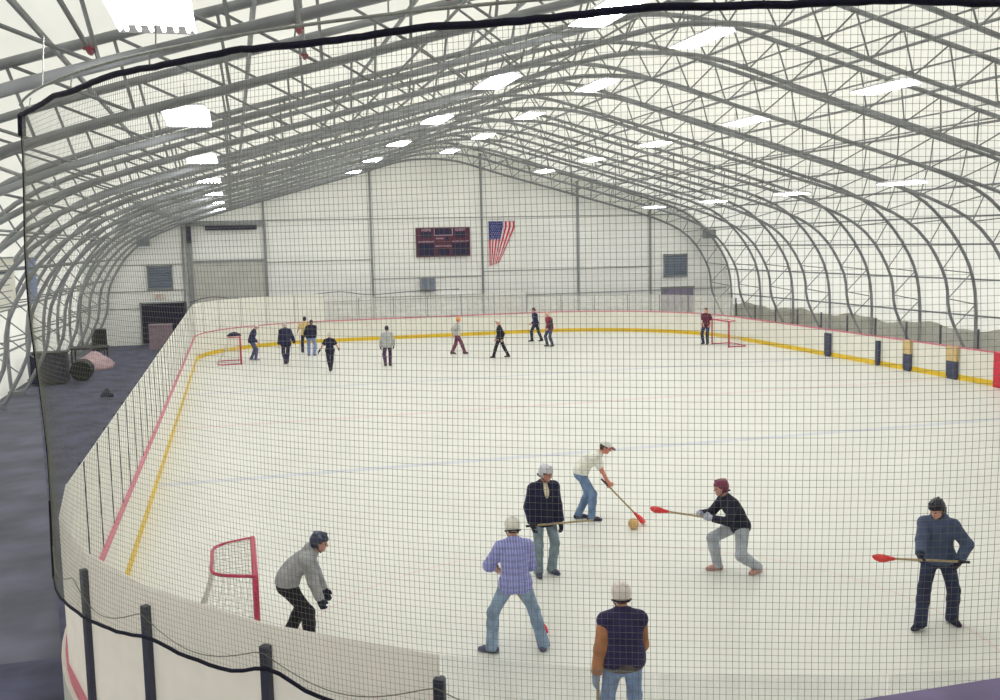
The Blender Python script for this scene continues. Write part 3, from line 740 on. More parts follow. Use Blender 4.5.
# ------------------------------------------------------------------ people: smooth distance fields turned into meshes
def surface_nets(F, lo, h):
    nx, ny, nz = F.shape; S = F < 0
    cnt = np.zeros((nx-1, ny-1, nz-1), np.float32); acc = np.zeros((nx-1, ny-1, nz-1, 3), np.float32)
    corners = [(i, j, k) for i in (0, 1) for j in (0, 1) for k in (0, 1)]
    def sl(c): return tuple(slice(c[a], F.shape[a]-1+c[a]) for a in range(3))
    for a in range(3):
        for c in corners:
            if c[a]: continue
            d = list(c); d[a] = 1
            f0, f1 = F[sl(c)], F[sl(tuple(d))]; x = (f0 < 0) != (f1 < 0)
            if not x.any(): continue
            t = np.where(x, f0/np.where(f0 == f1, 1, f0-f1), 0)
            cnt += x
            for b in range(3): acc[..., b] += np.where(x, (t if b == a else c[b]), 0)
    act = cnt > 0; idx = -np.ones(act.shape, np.int64); idx[act] = np.arange(act.sum())
    ii = np.argwhere(act); V = (ii + acc[act]/cnt[act][:, None])*h + np.array(lo)
    Q = []
    for a in range(3):
        u, v = (a+1) % 3, (a+2) % 3
        s0 = [slice(1, -1)]*3; s0[a] = slice(0, -1); s1 = [slice(1, -1)]*3; s1[a] = slice(1, None)
        A, B = S[tuple(s0)], S[tuple(s1)]
        e = np.argwhere(A != B)
        if not len(e): continue
        flip = A[tuple(e.T)]; g0 = e.copy(); g0[:, u] += 1; g0[:, v] += 1
        def cell(du, dv):
            q = g0.copy(); q[:, u] -= du; q[:, v] -= dv; return idx[tuple(q.T)]
        q = np.stack([cell(1, 1), cell(0, 1), cell(0, 0), cell(1, 0)], 1)
        q[~flip] = q[~flip][:, ::-1]; Q.append(q)
    Q = np.concatenate(Q); Q = Q[(Q >= 0).all(1)]
    return V, Q

def npv(*a): return np.array(a, float)
def nrm(v): v = np.asarray(v, float); return v/(np.linalg.norm(v)+1e-9)
def cone(a, b, ra, rb, k=.02, cuts=()): return ('c', np.array(a, float), np.array(b, float), ra, rb, k, cuts)
def ell(c, Rm, rad, k=.03, cuts=()): return ('e', np.array(c, float), np.array(Rm, float), np.array(rad, float), None, k, cuts)
def sub(p, k=.01): return ('s', p, None, None, None, k, ())
def bbox(p):
    if p[0] == 'c': r = max(p[3], p[4]); return np.minimum(p[1], p[2])-r, np.maximum(p[1], p[2])+r
    r = p[3].max(); return p[1]-r, p[1]+r
def dist(p, X, Y, Z):
    if p[0] == 'c':
        a, b = p[1], p[2]; ab = b-a; L = ab@ab + 1e-9
        t = np.clip(((X-a[0])*ab[0]+(Y-a[1])*ab[1]+(Z-a[2])*ab[2])/L, 0, 1)
        d = np.sqrt((X-a[0]-t*ab[0])**2+(Y-a[1]-t*ab[1])**2+(Z-a[2]-t*ab[2])**2) - (p[3]+(p[4]-p[3])*t)
    else:
        c, Rm, r = p[1], p[2], p[3]; q = [(X-c[0])*Rm[0, i]+(Y-c[1])*Rm[1, i]+(Z-c[2])*Rm[2, i] for i in range(3)]
        k0 = np.sqrt(sum((q[i]/r[i])**2 for i in range(3))); k1 = np.sqrt(sum((q[i]/r[i]**2)**2 for i in range(3)))+1e-6
        d = k0*(k0-1)/k1
    for pt, n_ in p[6]:
        d = np.maximum(d, (X-pt[0])*n_[0]+(Y-pt[1])*n_[1]+(Z-pt[2])*n_[2])
    return d
def sdf_mesh(name, prims, h, m, parent, cuts=(), s=1.):
    pos = [p for p in prims if p[0] != 's']
    lo = np.min([bbox(p)[0] for p in pos], 0)-3*h; hi = np.max([bbox(p)[1] for p in pos], 0)+3*h
    n_ = np.ceil((hi-lo)/h).astype(int)+1; F = np.full(n_, .3, np.float32)
    ax = [lo[i]+h*np.arange(n_[i]) for i in range(3)]
    for p in prims:
        q = p[1] if p[0] == 's' else p
        b0, b1 = bbox(q); mg = max(p[5], q[5])+3*h
        i0 = np.clip(((b0-mg-lo)/h).astype(int), 0, n_-1); i1 = np.clip(((b1+mg-lo)/h).astype(int)+2, 1, n_)
        if (i1 <= i0).any(): continue
        X = ax[0][i0[0]:i1[0]][:, None, None]; Y = ax[1][i0[1]:i1[1]][None, :, None]; Z = ax[2][i0[2]:i1[2]][None, None, :]
        d = dist(q, X, Y, Z).astype(np.float32); S_ = F[i0[0]:i1[0], i0[1]:i1[1], i0[2]:i1[2]]; k = p[5]
        if p[0] == 's': S_[...] = np.maximum(S_, -d)
        else:
            w = np.clip(.5+.5*(S_-d)/k, 0, 1); S_[...] = S_*(1-w)+d*w - k*w*(1-w)
    X, Y, Z = ax[0][:, None, None], ax[1][None, :, None], ax[2][None, None, :]
    for pt, n2 in cuts: F = np.maximum(F, ((X-pt[0])*n2[0]+(Y-pt[1])*n2[1]+(Z-pt[2])*n2[2]).astype(np.float32))
    V, Q = surface_nets(F, lo, h); V = V*s
    me = bpy.data.meshes.new(name); me.vertices.add(len(V)); me.vertices.foreach_set('co', V.astype(np.float32).ravel())
    me.loops.add(Q.size); me.loops.foreach_set('vertex_index', Q.astype(np.int32).ravel()); me.polygons.add(len(Q))
    me.polygons.foreach_set('loop_start', np.arange(0, Q.size, 4, dtype=np.int32)); me.polygons.foreach_set('loop_total', np.full(len(Q), 4, np.int32))
    me.polygons.foreach_set('use_smooth', np.ones(len(Q), bool)); me.materials.append(m); me.update(calc_edges=True); me.validate()
    o = bpy.data.objects.new(name, me); COL.objects.link(o)
    if parent: o.parent = parent
    return o

def rot(axis, deg):
    c, s = math.cos(R(deg)), math.sin(R(deg))
    if axis == 'y': return np.array([[c, 0, s], [0, 1, 0], [-s, 0, c]])
    if axis == 'x': return np.array([[1, 0, 0], [0, c, -s], [0, s, c]])
    return np.array([[c, -s, 0], [s, c, 0], [0, 0, 1]])
def ik(a, t, l1, l2, pole):
    a, t = np.array(a, float), np.array(t, float); d = t-a; D = np.linalg.norm(d)
    if D > (l1+l2)*.998: t = a + d/D*(l1+l2)*.998; d = t-a; D = np.linalg.norm(d)
    D = max(D, abs(l1-l2)+.02); u = d/np.linalg.norm(d); x = (l1*l1-l2*l2+D*D)/(2*D); hh = math.sqrt(max(0, l1*l1-x*x))
    p = np.array(pole, float); p = nrm(p-u*(p@u)); return a+u*x+p*hh, a+u*D

_mc = {}
def cm(rgb, kind='cloth'):
    key = (rgb, kind)
    if key in _mc: return _mc[key]
    if kind == 'plaid':
        m = mat('plaid_shirt_cloth', rgb, .85, .05, 20); nt = m.node_tree; b = nt.nodes['Principled BSDF']; src = b.inputs['Base Color'].links[0].from_socket
        tc = nt.nodes.new('ShaderNodeTexCoord'); mp = nt.nodes.new('ShaderNodeSeparateXYZ'); nt.links.new(tc.outputs['Object'], mp.inputs[0]); last = src
        for ax, fr, col in (('Y', 14., (104, 112, 190)), ('Z', 13., (100, 104, 176)), ('Y', 28., (205, 205, 240))):
            mu = nt.nodes.new('ShaderNodeMath'); mu.operation = 'MULTIPLY'; mu.inputs[1].default_value = fr; nt.links.new(mp.outputs[ax], mu.inputs[0])
            fr_ = nt.nodes.new('ShaderNodeMath'); fr_.operation = 'FRACT'; nt.links.new(mu.outputs[0], fr_.inputs[0])
            gt = nt.nodes.new('ShaderNodeMath'); gt.operation = 'GREATER_THAN'; gt.inputs[1].default_value = .62; nt.links.new(fr_.outputs[0], gt.inputs[0])
            ml = nt.nodes.new('ShaderNodeMath'); ml.operation = 'MULTIPLY'; ml.inputs[1].default_value = .5; nt.links.new(gt.outputs[0], ml.inputs[0])
            mx = nt.nodes.new('ShaderNodeMix'); mx.data_type = 'RGBA'; nt.links.new(ml.outputs[0], mx.inputs[0]); nt.links.new(last, mx.inputs[6]); mx.inputs[7].default_value = (*s2l(col), 1); last = mx.outputs[2]
        nt.links.new(last, b.inputs['Base Color'])
    elif kind == 'skin': m = mat('skin', rgb, .55, .04, 12)
    elif kind == 'denim': m = mat('denim', rgb, .85, .14, 7, bump=.3, bscale=60)
    elif kind == 'shell': m = mat('helmet_shell', rgb, .3, .03, 8)
    elif kind == 'hair': m = mat('hair', rgb, .7, .2, 40, bump=.6, bscale=80)
    else: m = mat('cloth', rgb, .85, .1, 9, bump=.3, bscale=30)
    _mc[key] = m; return m

I3 = np.eye(3)
def person(label, pos, heading, pelvis_z=.92, lean=5, side=0, twist=0, hpitch=0, hyaw=0, handL=None, handR=None, footL=None, footR=None, toes=(8, -8),
           pelvis=None, s=1., near=True, skin=(214, 160, 140), top=None, bottom=None, hat=None, gloves=None, shoes=(60, 58, 62), hair=(70, 52, 40),
           curl=22, bulk=0., extra=None, name='person', lift=(0, 0), elbow=(None, None), vest=None, inner=None):
    h = .0105 if near else .02
    cs, sn = math.cos(R(heading)), math.sin(R(heading))
    root = empty(name, (pos[0], pos[1], 0), R(heading), label, 'person')
    def loc(w): dx, dy = w[0]-pos[0], w[1]-pos[1]; return npv(dx*cs+dy*sn, -dx*sn+dy*cs, w[2])/s
    P = npv(0, 0, pelvis_z) if pelvis is None else loc(pelvis)
    fl = loc((*footL, 0)) if footL else npv(0, .11, 0); fr = loc((*footR, 0)) if footR else npv(0, -.11, 0)
    Rh_ = rot('z', twist*.4)@rot('y', lean*.45)@rot('x', side*.5); Rc = rot('z', twist)@rot('y', lean)@rot('x', side)
    waist = P + Rh_@npv(0, 0, .16); chest = waist + Rc@npv(0, 0, .17); sh = chest + Rc@npv(-.01, 0, .15)
    neck = sh + Rc@npv(0, 0, .06); Rn = rot('z', twist)@rot('y', lean*.6+hpitch*.4); hc0 = neck + Rn@npv(.02, 0, .06)
    RH = rot('z', twist+hyaw)@rot('y', hpitch); hc = hc0 + RH@npv(.015, 0, .085)
    shL, shR = sh + Rc@npv(0, .168, -.045), sh + Rc@npv(0, -.168, -.045)
    hpL, hpR = P + npv(0, .095, -.02), P + npv(0, -.095, -.02)
    hL = loc(handL) if handL else shL + npv(.1, .1, -.52); hR = loc(handR) if handR else shR + npv(.1, -.1, -.52)
    eL, hL = ik(shL, hL, .29, .26, elbow[0] if elbow[0] else (-.8, .3, -.4)); eR, hR = ik(shR, hR, .29, .26, elbow[1] if elbow[1] else (-.8, -.3, -.4))
    tL, tR = rot('z', toes[0])@npv(1, 0, 0), rot('z', toes[1])@npv(1, 0, 0)
    aL, aR = fl+npv(0, 0, .09+lift[0]), fr+npv(0, 0, .09+lift[1])
    kL, aL = ik(hpL, aL, .435, .425, tL+npv(0, .1, 0)); kR, aR = ik(hpR, aR, .435, .425, tR+npv(0, -.1, 0))
    b = bulk
    def torso(o, k=.05):
        return [ell(P+npv(0, 0, .0), Rh_, (.115+o+b*.5, .165+o+b, .13+o), k), ell(waist, Rh_, (.105+o+b*.7, .145+o+b, .15+o), k), ell(chest, Rc, (.115+o+b*.5, .16+o+b, .17+o), k),
                cone(shL, shR, .052+o, .052+o, k), cone(shL, neck-Rc@npv(0, 0, .03), .045+o, .05+o*.6, k), cone(shR, neck-Rc@npv(0, 0, .03), .045+o, .05+o*.6, k)]
    def arm(a_, e_, w_, o, k=.03, end=None, cuts=()):
        return [cone(a_, e_, .058+o, .043+o, k), cone(e_, w_, .043+o, .03+o*(1. if end is None else end), k, cuts)]
    def leg(a_, k_, f_, o, k=.04, flare=0., cuts=()):
        m_ = k_+(f_-k_)*.3
        return [cone(a_, k_, .088+o, .056+o, k), cone(k_, m_, .056+o, .056+o, k), cone(m_, f_, .056+o, .036+o+flare, k, cuts)]
    def hand(w_, e_, sgn, o=0., k=.008):
        d = nrm(w_-e_); n_ = npv(0, -sgn, 0) + npv(.15, 0, 0); n_ = nrm(n_-d*(n_@d)); t = nrm(np.cross(n_, d)*sgn)
        out = [ell(w_+d*.052, np.stack([d, t, n_], 1), (.055+o, .042+o, .018+o), .02), cone(w_, w_+d*.03, .026+o, .026+o, .02)]
        fr_ = (.0095 if near else .012)+o*.6
        for q, L in zip((.031, .0105, -.0105, -.031), (.072, .08, .074, .058)):
            p0 = w_+d*.092+t*q; dd = d
            for j, (fL, cu) in enumerate(((.45, curl), (.32, curl*1.3), (.23, curl))):
                c_, s_ = math.cos(R(cu)), math.sin(R(cu)); nn = nrm(n_-dd*(n_@dd)); dd = nrm(dd*c_+nn*s_)
                p1 = p0+dd*L*fL; out.append(cone(p0, p1, fr_, fr_*.9, k)); p0 = p1
        p0 = w_+d*.03+t*.03; p1 = p0+nrm(d*.65+t*.65+n_*.3)*.042; p2 = p1+nrm(d*.85+t*.1+n_*.55)*.035
        return out+[cone(p0, p1, fr_*1.25, fr_*1.1, k), cone(p1, p2, fr_*1.1, fr_, k)]
    dL, dR = nrm(hL-eL), nrm(hR-eR)
    if hat != 'none':
        pass
    def hp(x, y, z): return hc + RH@npv(x, y, z)
    head = [ell(hp(-.005, 0, .025), RH, (.098, .077, .095), .03), ell(hp(.02, 0, -.045), RH, (.07, .06, .07), .04), cone(neck-Rn@npv(0, 0, .06), hc0+RH@npv(0, 0, .04), .058, .053, .03)]
    head += [cone(hp(.088, 0, .008), hp(.11, 0, -.022), .009, .015, .012), cone(hp(.075, -.022, -.055), hp(.075, .022, -.055), .011, .011, .008), ell(hp(.068, 0, -.09), RH, (.022, .025, .02), .02),
             cone(hp(.085, -.032, .028), hp(.085, .032, .028), .01, .01, .015)]
    for e_ in (1, -1): head += [ell(hp(-.005, e_*.08, -.005), RH@rot('z', -e_*20), (.02, .008, .032), .008)]
    for e_ in (1, -1): head += [sub(ell(hp(.1, e_*.031, .006), RH, (.014, .017, .011)))]
    body = torso(-.008) + arm(shL, eL, hL, -.004) + arm(shR, eR, hR, -.004) + leg(hpL, kL, aL, -.006) + leg(hpR, kR, aR, -.006)
    body += [cone(aL, aL+tL*.12-npv(0, 0, .05), .034, .026, .02), cone(aR, aR+tR*.12-npv(0, 0, .05), .034, .026, .02)] + head + hand(hL, eL, 1) + hand(hR, eR, -1)
    sdf_mesh('body', body, h, cm(skin, 'skin'), root, s=s)
    if near:
        for e_ in (1, -1): sdf_mesh('eye', [ell(hp(.086, e_*.031, .006), RH, (.012, .012, .012), .01)], .004, cm((40, 30, 28), 'shell'), root, s=s)
    # trousers
    bc = bottom or dict(rgb=(60, 66, 92)); bo = bc.get('off', .014); fz = bc.get('flare', .02)
    cutL = ((aL-npv(0, 0, .055), nrm(aL-kL)),); cutR = ((aR-npv(0, 0, .055), nrm(aR-kR)),)
    tp = [ell(P, Rh_, (.115+bo+b*.4, .165+bo+b*.8, .13+bo), .05), ell(P+Rh_@npv(0, 0, .06), Rh_, (.11+bo, .155+bo, .1), .05)] + leg(hpL, kL, aL-nrm(kL-aL)*.04, bo, .05, fz, cutL) + leg(hpR, kR, aR-nrm(kR-aR)*.04, bo, .05, fz, cutR)
    tr_ = sdf_mesh('trousers', tp, h, cm(bc['rgb'], bc.get('kind', 'cloth')), root, cuts=((P+Rh_@npv(0, 0, .1), Rh_@npv(0, 0, 1)),), s=s)
    # top
    tc_ = top or dict(rgb=(90, 90, 100)); o = tc_.get('off', .022); sl = tc_.get('sleeve', 'long'); hem = tc_.get('hem', -.08)
    def sleeves(oo, which):
        pr = []
        for a_, e_, w_, dd in ((shL, eL, hL, dL), (shR, eR, hR, dR)):
            if which == 'long': pr += arm(a_, e_, w_, oo, .03, 1., ((w_-dd*.005, dd),))
            elif which == 'short': pr += [cone(a_, a_+(e_-a_)*.8, .058+oo, .056+oo, .03, ((a_+(e_-a_)*.72, nrm(e_-a_)),))]
            elif which == 'elbow': pr += [cone(a_, e_, .058+oo, .052+oo, .03), cone(e_, e_+(w_-e_)*.3, .052+oo, .05+oo, .03, ((e_+(w_-e_)*.22, dd),))]
        return pr
    sp = torso(o) + [cone(P+Rh_@npv(0, .06, hem+.1), P+Rh_@npv(0, -.06, hem+.1), .12+o+b*.5, .12+o+b*.5, .06)]
    separate = tc_.get('sleeve_rgb')
    if not separate: sp += sleeves(o, sl)
    if tc_.get('collar', True): sp += [cone(neck-Rn@npv(0, 0, .05), neck+Rn@npv(0, 0, .015), .066+o*.5, .06+o*.4, .02, ((neck+Rn@npv(0, 0, .02), Rn@npv(0, 0, 1)),))]
    if tc_.get('hood'): sp += [ell(neck+Rc@npv(-.085, 0, -.01), Rc, (.06, .1, .06), .04), cone(neck+Rc@npv(-.04, .08, 0), neck+Rc@npv(.06, .05, -.03), .03, .022, .03), cone(neck+Rc@npv(-.04, -.08, 0), neck+Rc@npv(.06, -.05, -.03), .03, .022, .03)]
    if tc_.get('open'):
        sp += [sub(cone(neck+Rc@npv(.12, 0, .03), chest+Rc@npv(.19, 0, -.08), .075, .03))]
    hemc = ((P+Rh_@npv(0, 0, hem), Rh_@npv(0, 0, -1)),)
    tn = tc_.get('name', 'shirt'); t_o = sdf_mesh(tn, sp, h, cm(tc_['rgb'], tc_.get('kind', 'cloth')), root, cuts=hemc, s=s)
    if separate:
        for_ = [(a_+(e_-a_)*.13) for a_, e_ in ((shL, eL), (shR, eR))]
        sv = sleeves(o*.8, sl); sv[0] = ('c', for_[0]) + sv[0][2:]; sv[2] = ('c', for_[1]) + sv[2][2:]
        c = sdf_mesh('sleeves', sv, h, cm(separate), root, s=s); c['label'] = tc_.get('sleeve_label', 'sleeves of another colour')
    if inner:
        sdf_mesh('undershirt', torso(o*.35) + [cone(P+npv(0, .05, -.02), P+npv(0, -.05, -.02), .12+o*.35, .12+o*.35, .06)], h, cm(inner), root, cuts=((P+Rh_@npv(0, 0, hem-.05), Rh_@npv(0, 0, -1)),), s=s)
    if tc_.get('band'):
        sdf_mesh('waistband', [ell(P+Rh_@npv(0, 0, hem+.03), Rh_, (.13+o+b*.5, .175+o+b, .12), .02)], h, cm(tc_['band']), root, cuts=((P+Rh_@npv(0, 0, hem-.05), Rh_@npv(0, 0, -1)), (P+Rh_@npv(0, 0, hem+.06), Rh_@npv(0, 0, 1))), s=s)
    # shoes
    for a_, t_, f_, lf in ((aL, tL, fl, lift[0]), (aR, tR, fr, lift[1])):
        base = a_-npv(0, 0, .09)
        prs = [cone(base-t_*.05+npv(0, 0, .04), base+t_*.1+npv(0, 0, .035), .047, .046, .02), cone(base+t_*.1+npv(0, 0, .03), base+t_*.16+npv(0, 0, .025), .044, .036, .02), cone(base-t_*.03+npv(0, 0, .05), a_-t_*.01, .045, .042, .02)]
        sdf_mesh('shoe', prs, h*.85, cm(shoes), root, cuts=((base+npv(0, 0, .001), npv(0, 0, -1)),), s=s)
    if gloves:
        for w_, e_, sg in ((hL, eL, 1), (hR, eR, -1)):
            d = nrm(w_-e_); sdf_mesh('glove', hand(w_, e_, sg, .009, .014) + [cone(w_-d*.05, w_+d*.02, .044, .038, .02)], h, cm(gloves), root, s=s)
    # headgear
    kind, rgb = hat if isinstance(hat, tuple) else (None, None)
    if kind == 'helmet':
        g1 = [ell(hp(-.008, 0, .035), RH, (.122, .1, .112), .01, ((hp(0, 0, .03), RH@nrm(npv(.15, 0, -1))),)), ell(hp(-.02, 0, .02), RH, (.113, .1, .115), .01, ((hp(0, 0, -.06), RH@npv(0, 0, -1)), (hp(.01, 0, 0), RH@nrm(npv(1, 0, .25))))),
              cone(hp(-.09, 0, .125), hp(.07, 0, .135), .014, .014, .02), cone(hp(-.09, .045, .105), hp(.06, .045, .118), .012, .012, .02), cone(hp(-.09, -.045, .105), hp(.06, -.045, .118), .012, .012, .02)]
        hm = sdf_mesh('helmet', g1, h*.7, cm(rgb, 'shell'), root, s=s)
        g2 = [cone(hp(.0, e_*.088, -.05), hp(.045, e_*.05, -.11), .008, .008, .01) for e_ in (1, -1)] + [cone(hp(.045, -.05, -.11), hp(.045, .05, -.11), .008, .008, .01), cone(hp(-.12, -.05, -.045), hp(-.12, .05, -.045), .011, .011, .01),
              cone(hp(-.12, .05, -.045), hp(-.03, .098, -.045), .011, .011, .01), cone(hp(-.12, -.05, -.045), hp(-.03, -.098, -.045), .011, .011, .01)]
        if near: sdf_mesh('strap', g2, .008, cm((34, 32, 44)), root, s=s)
    elif kind == 'cap':
        sdf_mesh('cap', [ell(hp(-.008, 0, .035), RH, (.112, .092, .105), .01, ((hp(0, 0, .035), RH@nrm(npv(0, 0, -1))),)), cone(hp(-.01, 0, .138), hp(-.01, 0, .142), .01, .01, .01)], h*.7, cm(rgb), root, s=s)
        sdf_mesh('cap_brim', [ell(hp(.12, 0, .04), RH@rot('y', 8), (.075, .075, .012), .01)], h*.6, cm(extra or rgb), root, s=s)
    elif kind == 'beanie':
        sdf_mesh('beanie', [ell(hp(-.01, 0, .03), RH, (.114, .094, .118), .01, ((hp(0, 0, .0), RH@nrm(npv(.35, 0, -1))),)), cone(hp(.0, -.09, .02), hp(.0, .09, .02), .012, .012, .02)], h*.7, cm(rgb), root, s=s)
    if hair:
        sdf_mesh('hair', [ell(hp(-.016, 0, .035), RH, (.103, .086, .098), .02, ((hp(.05, 0, 0), RH@nrm(npv(1, 0, -.5))),)), ell(hp(-.045, 0, -.02), RH, (.066, .078, .07), .03)], h*.8, cm(hair, 'hair'), root, s=s)
    return root

def stick(p, q, label, head=True, group='broomball brooms', rgb=None):
    p, q = Vector(p), Vector(q); d = (q-p).normalized(); L = (q-p).length
    o = empty('broomball_broom', p, 0, label, 'broom'); o.rotation_mode = 'QUATERNION'; o.rotation_quaternion = Vector((1, 0, 0)).rotation_difference(d)
    g = MB(); g.tube([(0,0,0),(.01,0,0),(L-.16 if head else L,0,0)], .0155, 8); g.build('shaft', M['wood'], o, smooth=True)
    g = MB(); g.tube([(0,0,0),(.18,0,0)], .019, 8); g.build('grip', M['black'], o, smooth=True)
    if head:
        pr = [(L-.26,.02,.022),(L-.2,.028,.03),(L-.12,.045,.05),(L-.04,.075,.05),(L,.09,.035)]; n = 8; vs = []
        for x, w, t in pr:
            for k in range(n): a_ = 2*math.pi*(k+.5)/n; vs.append((x, w*math.cos(a_), t*math.sin(a_)))
        fs = [(i*n+k, i*n+(k+1) % n, (i+1)*n+(k+1) % n, (i+1)*n+k) for i in range(4) for k in range(n)] + [tuple(range(n))[::-1], tuple(4*n+k for k in range(n))]
        g = MB(); g.add(vs, fs); g.build('broom_head', M['redrubber'], o)['label'] = 'red rubber broom head'
    return o

JEAN = dict(rgb=(120, 142, 168), kind='denim'); DJEAN = dict(rgb=(52, 60, 92), kind='denim')
# --- near players
person('person in grey hooded sweatshirt and black trousers crouching by the near left goal', (.58, 12.8), -6, pelvis=(.47, 12.8, .87), lean=52, hpitch=12, hyaw=-15,
       handL=(.98, 12.95, .6), handR=(.9, 12.6, .57), footL=(.46, 12.98), footR=(.72, 12.6), toes=(20, -10), top=dict(rgb=(158, 160, 164), hood=True, off=.03, name='sweatshirt', hem=-.04),
       bottom=dict(rgb=(20, 20, 36), off=.022, flare=.03), hat=('helmet', (46, 54, 84)), gloves=(26, 28, 52), shoes=(150, 150, 160), skin=(190, 140, 125), elbow=((-.1, .5, -.5), (-.1, -.5, -.5)))
person('person seen from behind in blue plaid shirt and light jeans, legs spread', (3.24, 11.8), 84, pelvis=(3.24, 11.76, .92), lean=12, hpitch=16, handL=(3.08, 12.12, .98), handR=(3.42, 12.1, .95),
       footL=(2.94, 11.85), footR=(3.58, 11.72), toes=(62, -16), top=dict(rgb=(146, 150, 214), kind='plaid', sleeve='elbow', off=.028, hem=-.13), bottom=dict(rgb=(136, 158, 186), kind='denim', off=.016, flare=.03),
       hat=('helmet', (226, 224, 214)), shoes=(84, 88, 120), hair=(60, 40, 30), elbow=((-.5, .8, -.2), (-.6, -.5, -.3)), bulk=.006)
person('person facing the viewer in open navy jacket over cream shirt, holding a stick level', (4.47, 14.5), -84, pelvis=(4.47, 14.5, .945), lean=5, hpitch=14, hyaw=28, handL=(4.7, 14.36, .84), handR=(4.24, 14.36, .87),
       footL=(4.6, 14.52), footR=(4.36, 14.46), toes=(14, -14), top=dict(rgb=(22, 24, 58), off=.036, hem=-.16, name='jacket', open=True), inner=(214, 204, 176), bottom=dict(rgb=(128, 146, 158), kind='denim', flare=.03),
       hat=('helmet', (206, 206, 216)), gloves=(28, 30, 60), shoes=(70, 76, 100), hair=(40, 32, 34), bulk=.012, skin=(190, 130, 118), elbow=((-.8, .4, -.2), (-.8, -.4, -.2)))
person('person in white t-shirt and white cap bending to sweep the ball', (6.08, 17.2), -22, pelvis=(6.04, 17.22, .9), lean=55, hpitch=24, hyaw=-14, handL=(6.53, 17.1, .66), handR=(6.58, 16.98, .58),
       footL=(6.02, 17.3), footR=(6.2, 17.08), toes=(16, -6), top=dict(rgb=(232, 232, 222), sleeve='short', off=.022, hem=-.04), bottom=dict(rgb=(108, 134, 172), kind='denim', flare=.022),
       hat=('cap', (236, 234, 230)), extra=(120, 60, 66), shoes=(48, 52, 78), skin=(218, 138, 120), hair=(64, 44, 36), elbow=((-.1, .4, -.7), (-.1, -.4, -.7)), curl=48)
person('person in maroon helmet and pale grey trousers crouching with a broom held out', (7.38, 13.7), 178, pelvis=(7.4, 13.7, .73), lean=34, hpitch=6, handL=(6.86, 13.56, .92), handR=(6.78, 13.76, .95),
       footL=(7.62, 13.52), footR=(7.1, 13.84), toes=(24, -4), top=dict(rgb=(26, 28, 52), off=.026, hem=-.1), bottom=dict(rgb=(172, 178, 188), off=.026, flare=.012),
       hat=('helmet', (120, 44, 74)), gloves=(176, 180, 196), shoes=(198, 150, 142), hair=(60, 44, 40), skin=(206, 150, 140), elbow=((-.2, .5, -.7), (-.2, -.4, -.7)), curl=45)
person('person in dark blue hooded jacket and black helmet standing farthest right with a broom', (8.76, 10.9), -134, pelvis=(8.8, 10.92, .935), lean=9, hpitch=24, hyaw=-24, handL=(8.86, 10.6, .95), handR=(8.24, 10.58, 1.0),
       footL=(9.02, 10.9), footR=(8.47, 10.82), toes=(38, -26), top=dict(rgb=(70, 82, 112), off=.034, hem=-.09, hood=True, name='jacket'), bottom=dict(rgb=(44, 50, 78), kind='denim', off=.022, flare=.026),
       hat=('helmet', (24, 26, 46)), gloves=(34, 34, 58), shoes=(30, 32, 56), hair=(40, 32, 30), elbow=((-.5, .8, -.2), (-.6, -.5, -.4)), bulk=.0, curl=45)
person('person seen from behind in navy varsity jacket with tan sleeves at the bottom edge', (3.62, 9.1), 80, pelvis=(3.62, 9.1, .92), lean=4, side=0, hpitch=8, handL=(3.34, 9.12, .82), handR=(3.86, 9.3, .88),
       footL=(3.5, 9.1), footR=(3.76, 9.1), top=dict(rgb=(40, 34, 78), off=.036, hem=-.02, name='jacket', sleeve_rgb=(168, 114, 80), sleeve_label='tan leather sleeves', band=(84, 78, 76)),
       bottom=dict(rgb=(120, 146, 190), kind='denim'), hat=('helmet', (228, 218, 214)), gloves=(132, 146, 176), shoes=(60, 60, 80), hair=(92, 56, 60), bulk=.022, elbow=((-.9, .25, -.2), (-.9, -.25, -.2)))
stick((2.98, 12.02, 1.2), (3.75, 12.18, .06), 'red headed broom held by the person in the blue plaid shirt')
stick((4.12, 14.28, .86), (5.2, 14.26, .86), 'tan stick held level by the person in the navy jacket', head=False)
stick((6.42, 17.14, .76), (7.0, 16.5, .04), 'broom sweeping at the ball, held by the person in the white t-shirt')
stick((7.12, 13.66, .84), (5.93, 13.66, 1.12), 'broom held out to the left by the person in the maroon helmet')
stick((8.98, 10.56, .94), (7.6, 10.56, 1.14), 'broom held level by the person in the dark blue jacket')
stick((3.37, 9.15, .9), (3.42, 9.3, .06), 'broom hanging from the gloved hand of the person in the varsity jacket')
# --- far players
DK = (24, 26, 54)
person('person in dark jacket and white cap leaning beside the far left goal', (.75, 47.3), 0, lean=22, hpitch=20, near=False, top=dict(rgb=(34, 38, 78), off=.035, name='jacket', hem=-.1), bottom=dict(rgb=(84, 84, 122), kind='denim'), hat=('cap', (238, 238, 240)),
       footL=(.62, 47.4), footR=(.82, 47.2), pelvis=(.66, 47.3, .9), handL=(.9, 47.5, .85), handR=(.9, 47.1, .85), hair=None, shoes=(160, 165, 180))
person('person in a long dark coat walking away, right of the far left goal', (2.1, 45.1), 95, s=1.08, lean=10, hpitch=20, near=False, bulk=.01, top=dict(rgb=(32, 34, 66), off=.04, name='coat', hem=-.2), bottom=dict(rgb=(36, 40, 72)), hair=(190, 180, 176), hat=None,
       footL=(2.06, 45.05), footR=(2.14, 45.3), handL=(1.8, 45.2, .85), handR=(2.5, 45.25, .9))
person('person in a tan top with dark hair, partly hidden behind a black jacket', (3.25, 49.6), 80, near=False, top=dict(rgb=(208, 184, 128), sleeve='short', off=.03), bottom=dict(rgb=(44, 40, 66)), hair=(40, 36, 52), footL=(3.1, 49.6), footR=(3.4, 49.7), handL=(2.9, 49.75, 1.0), s=1.02)
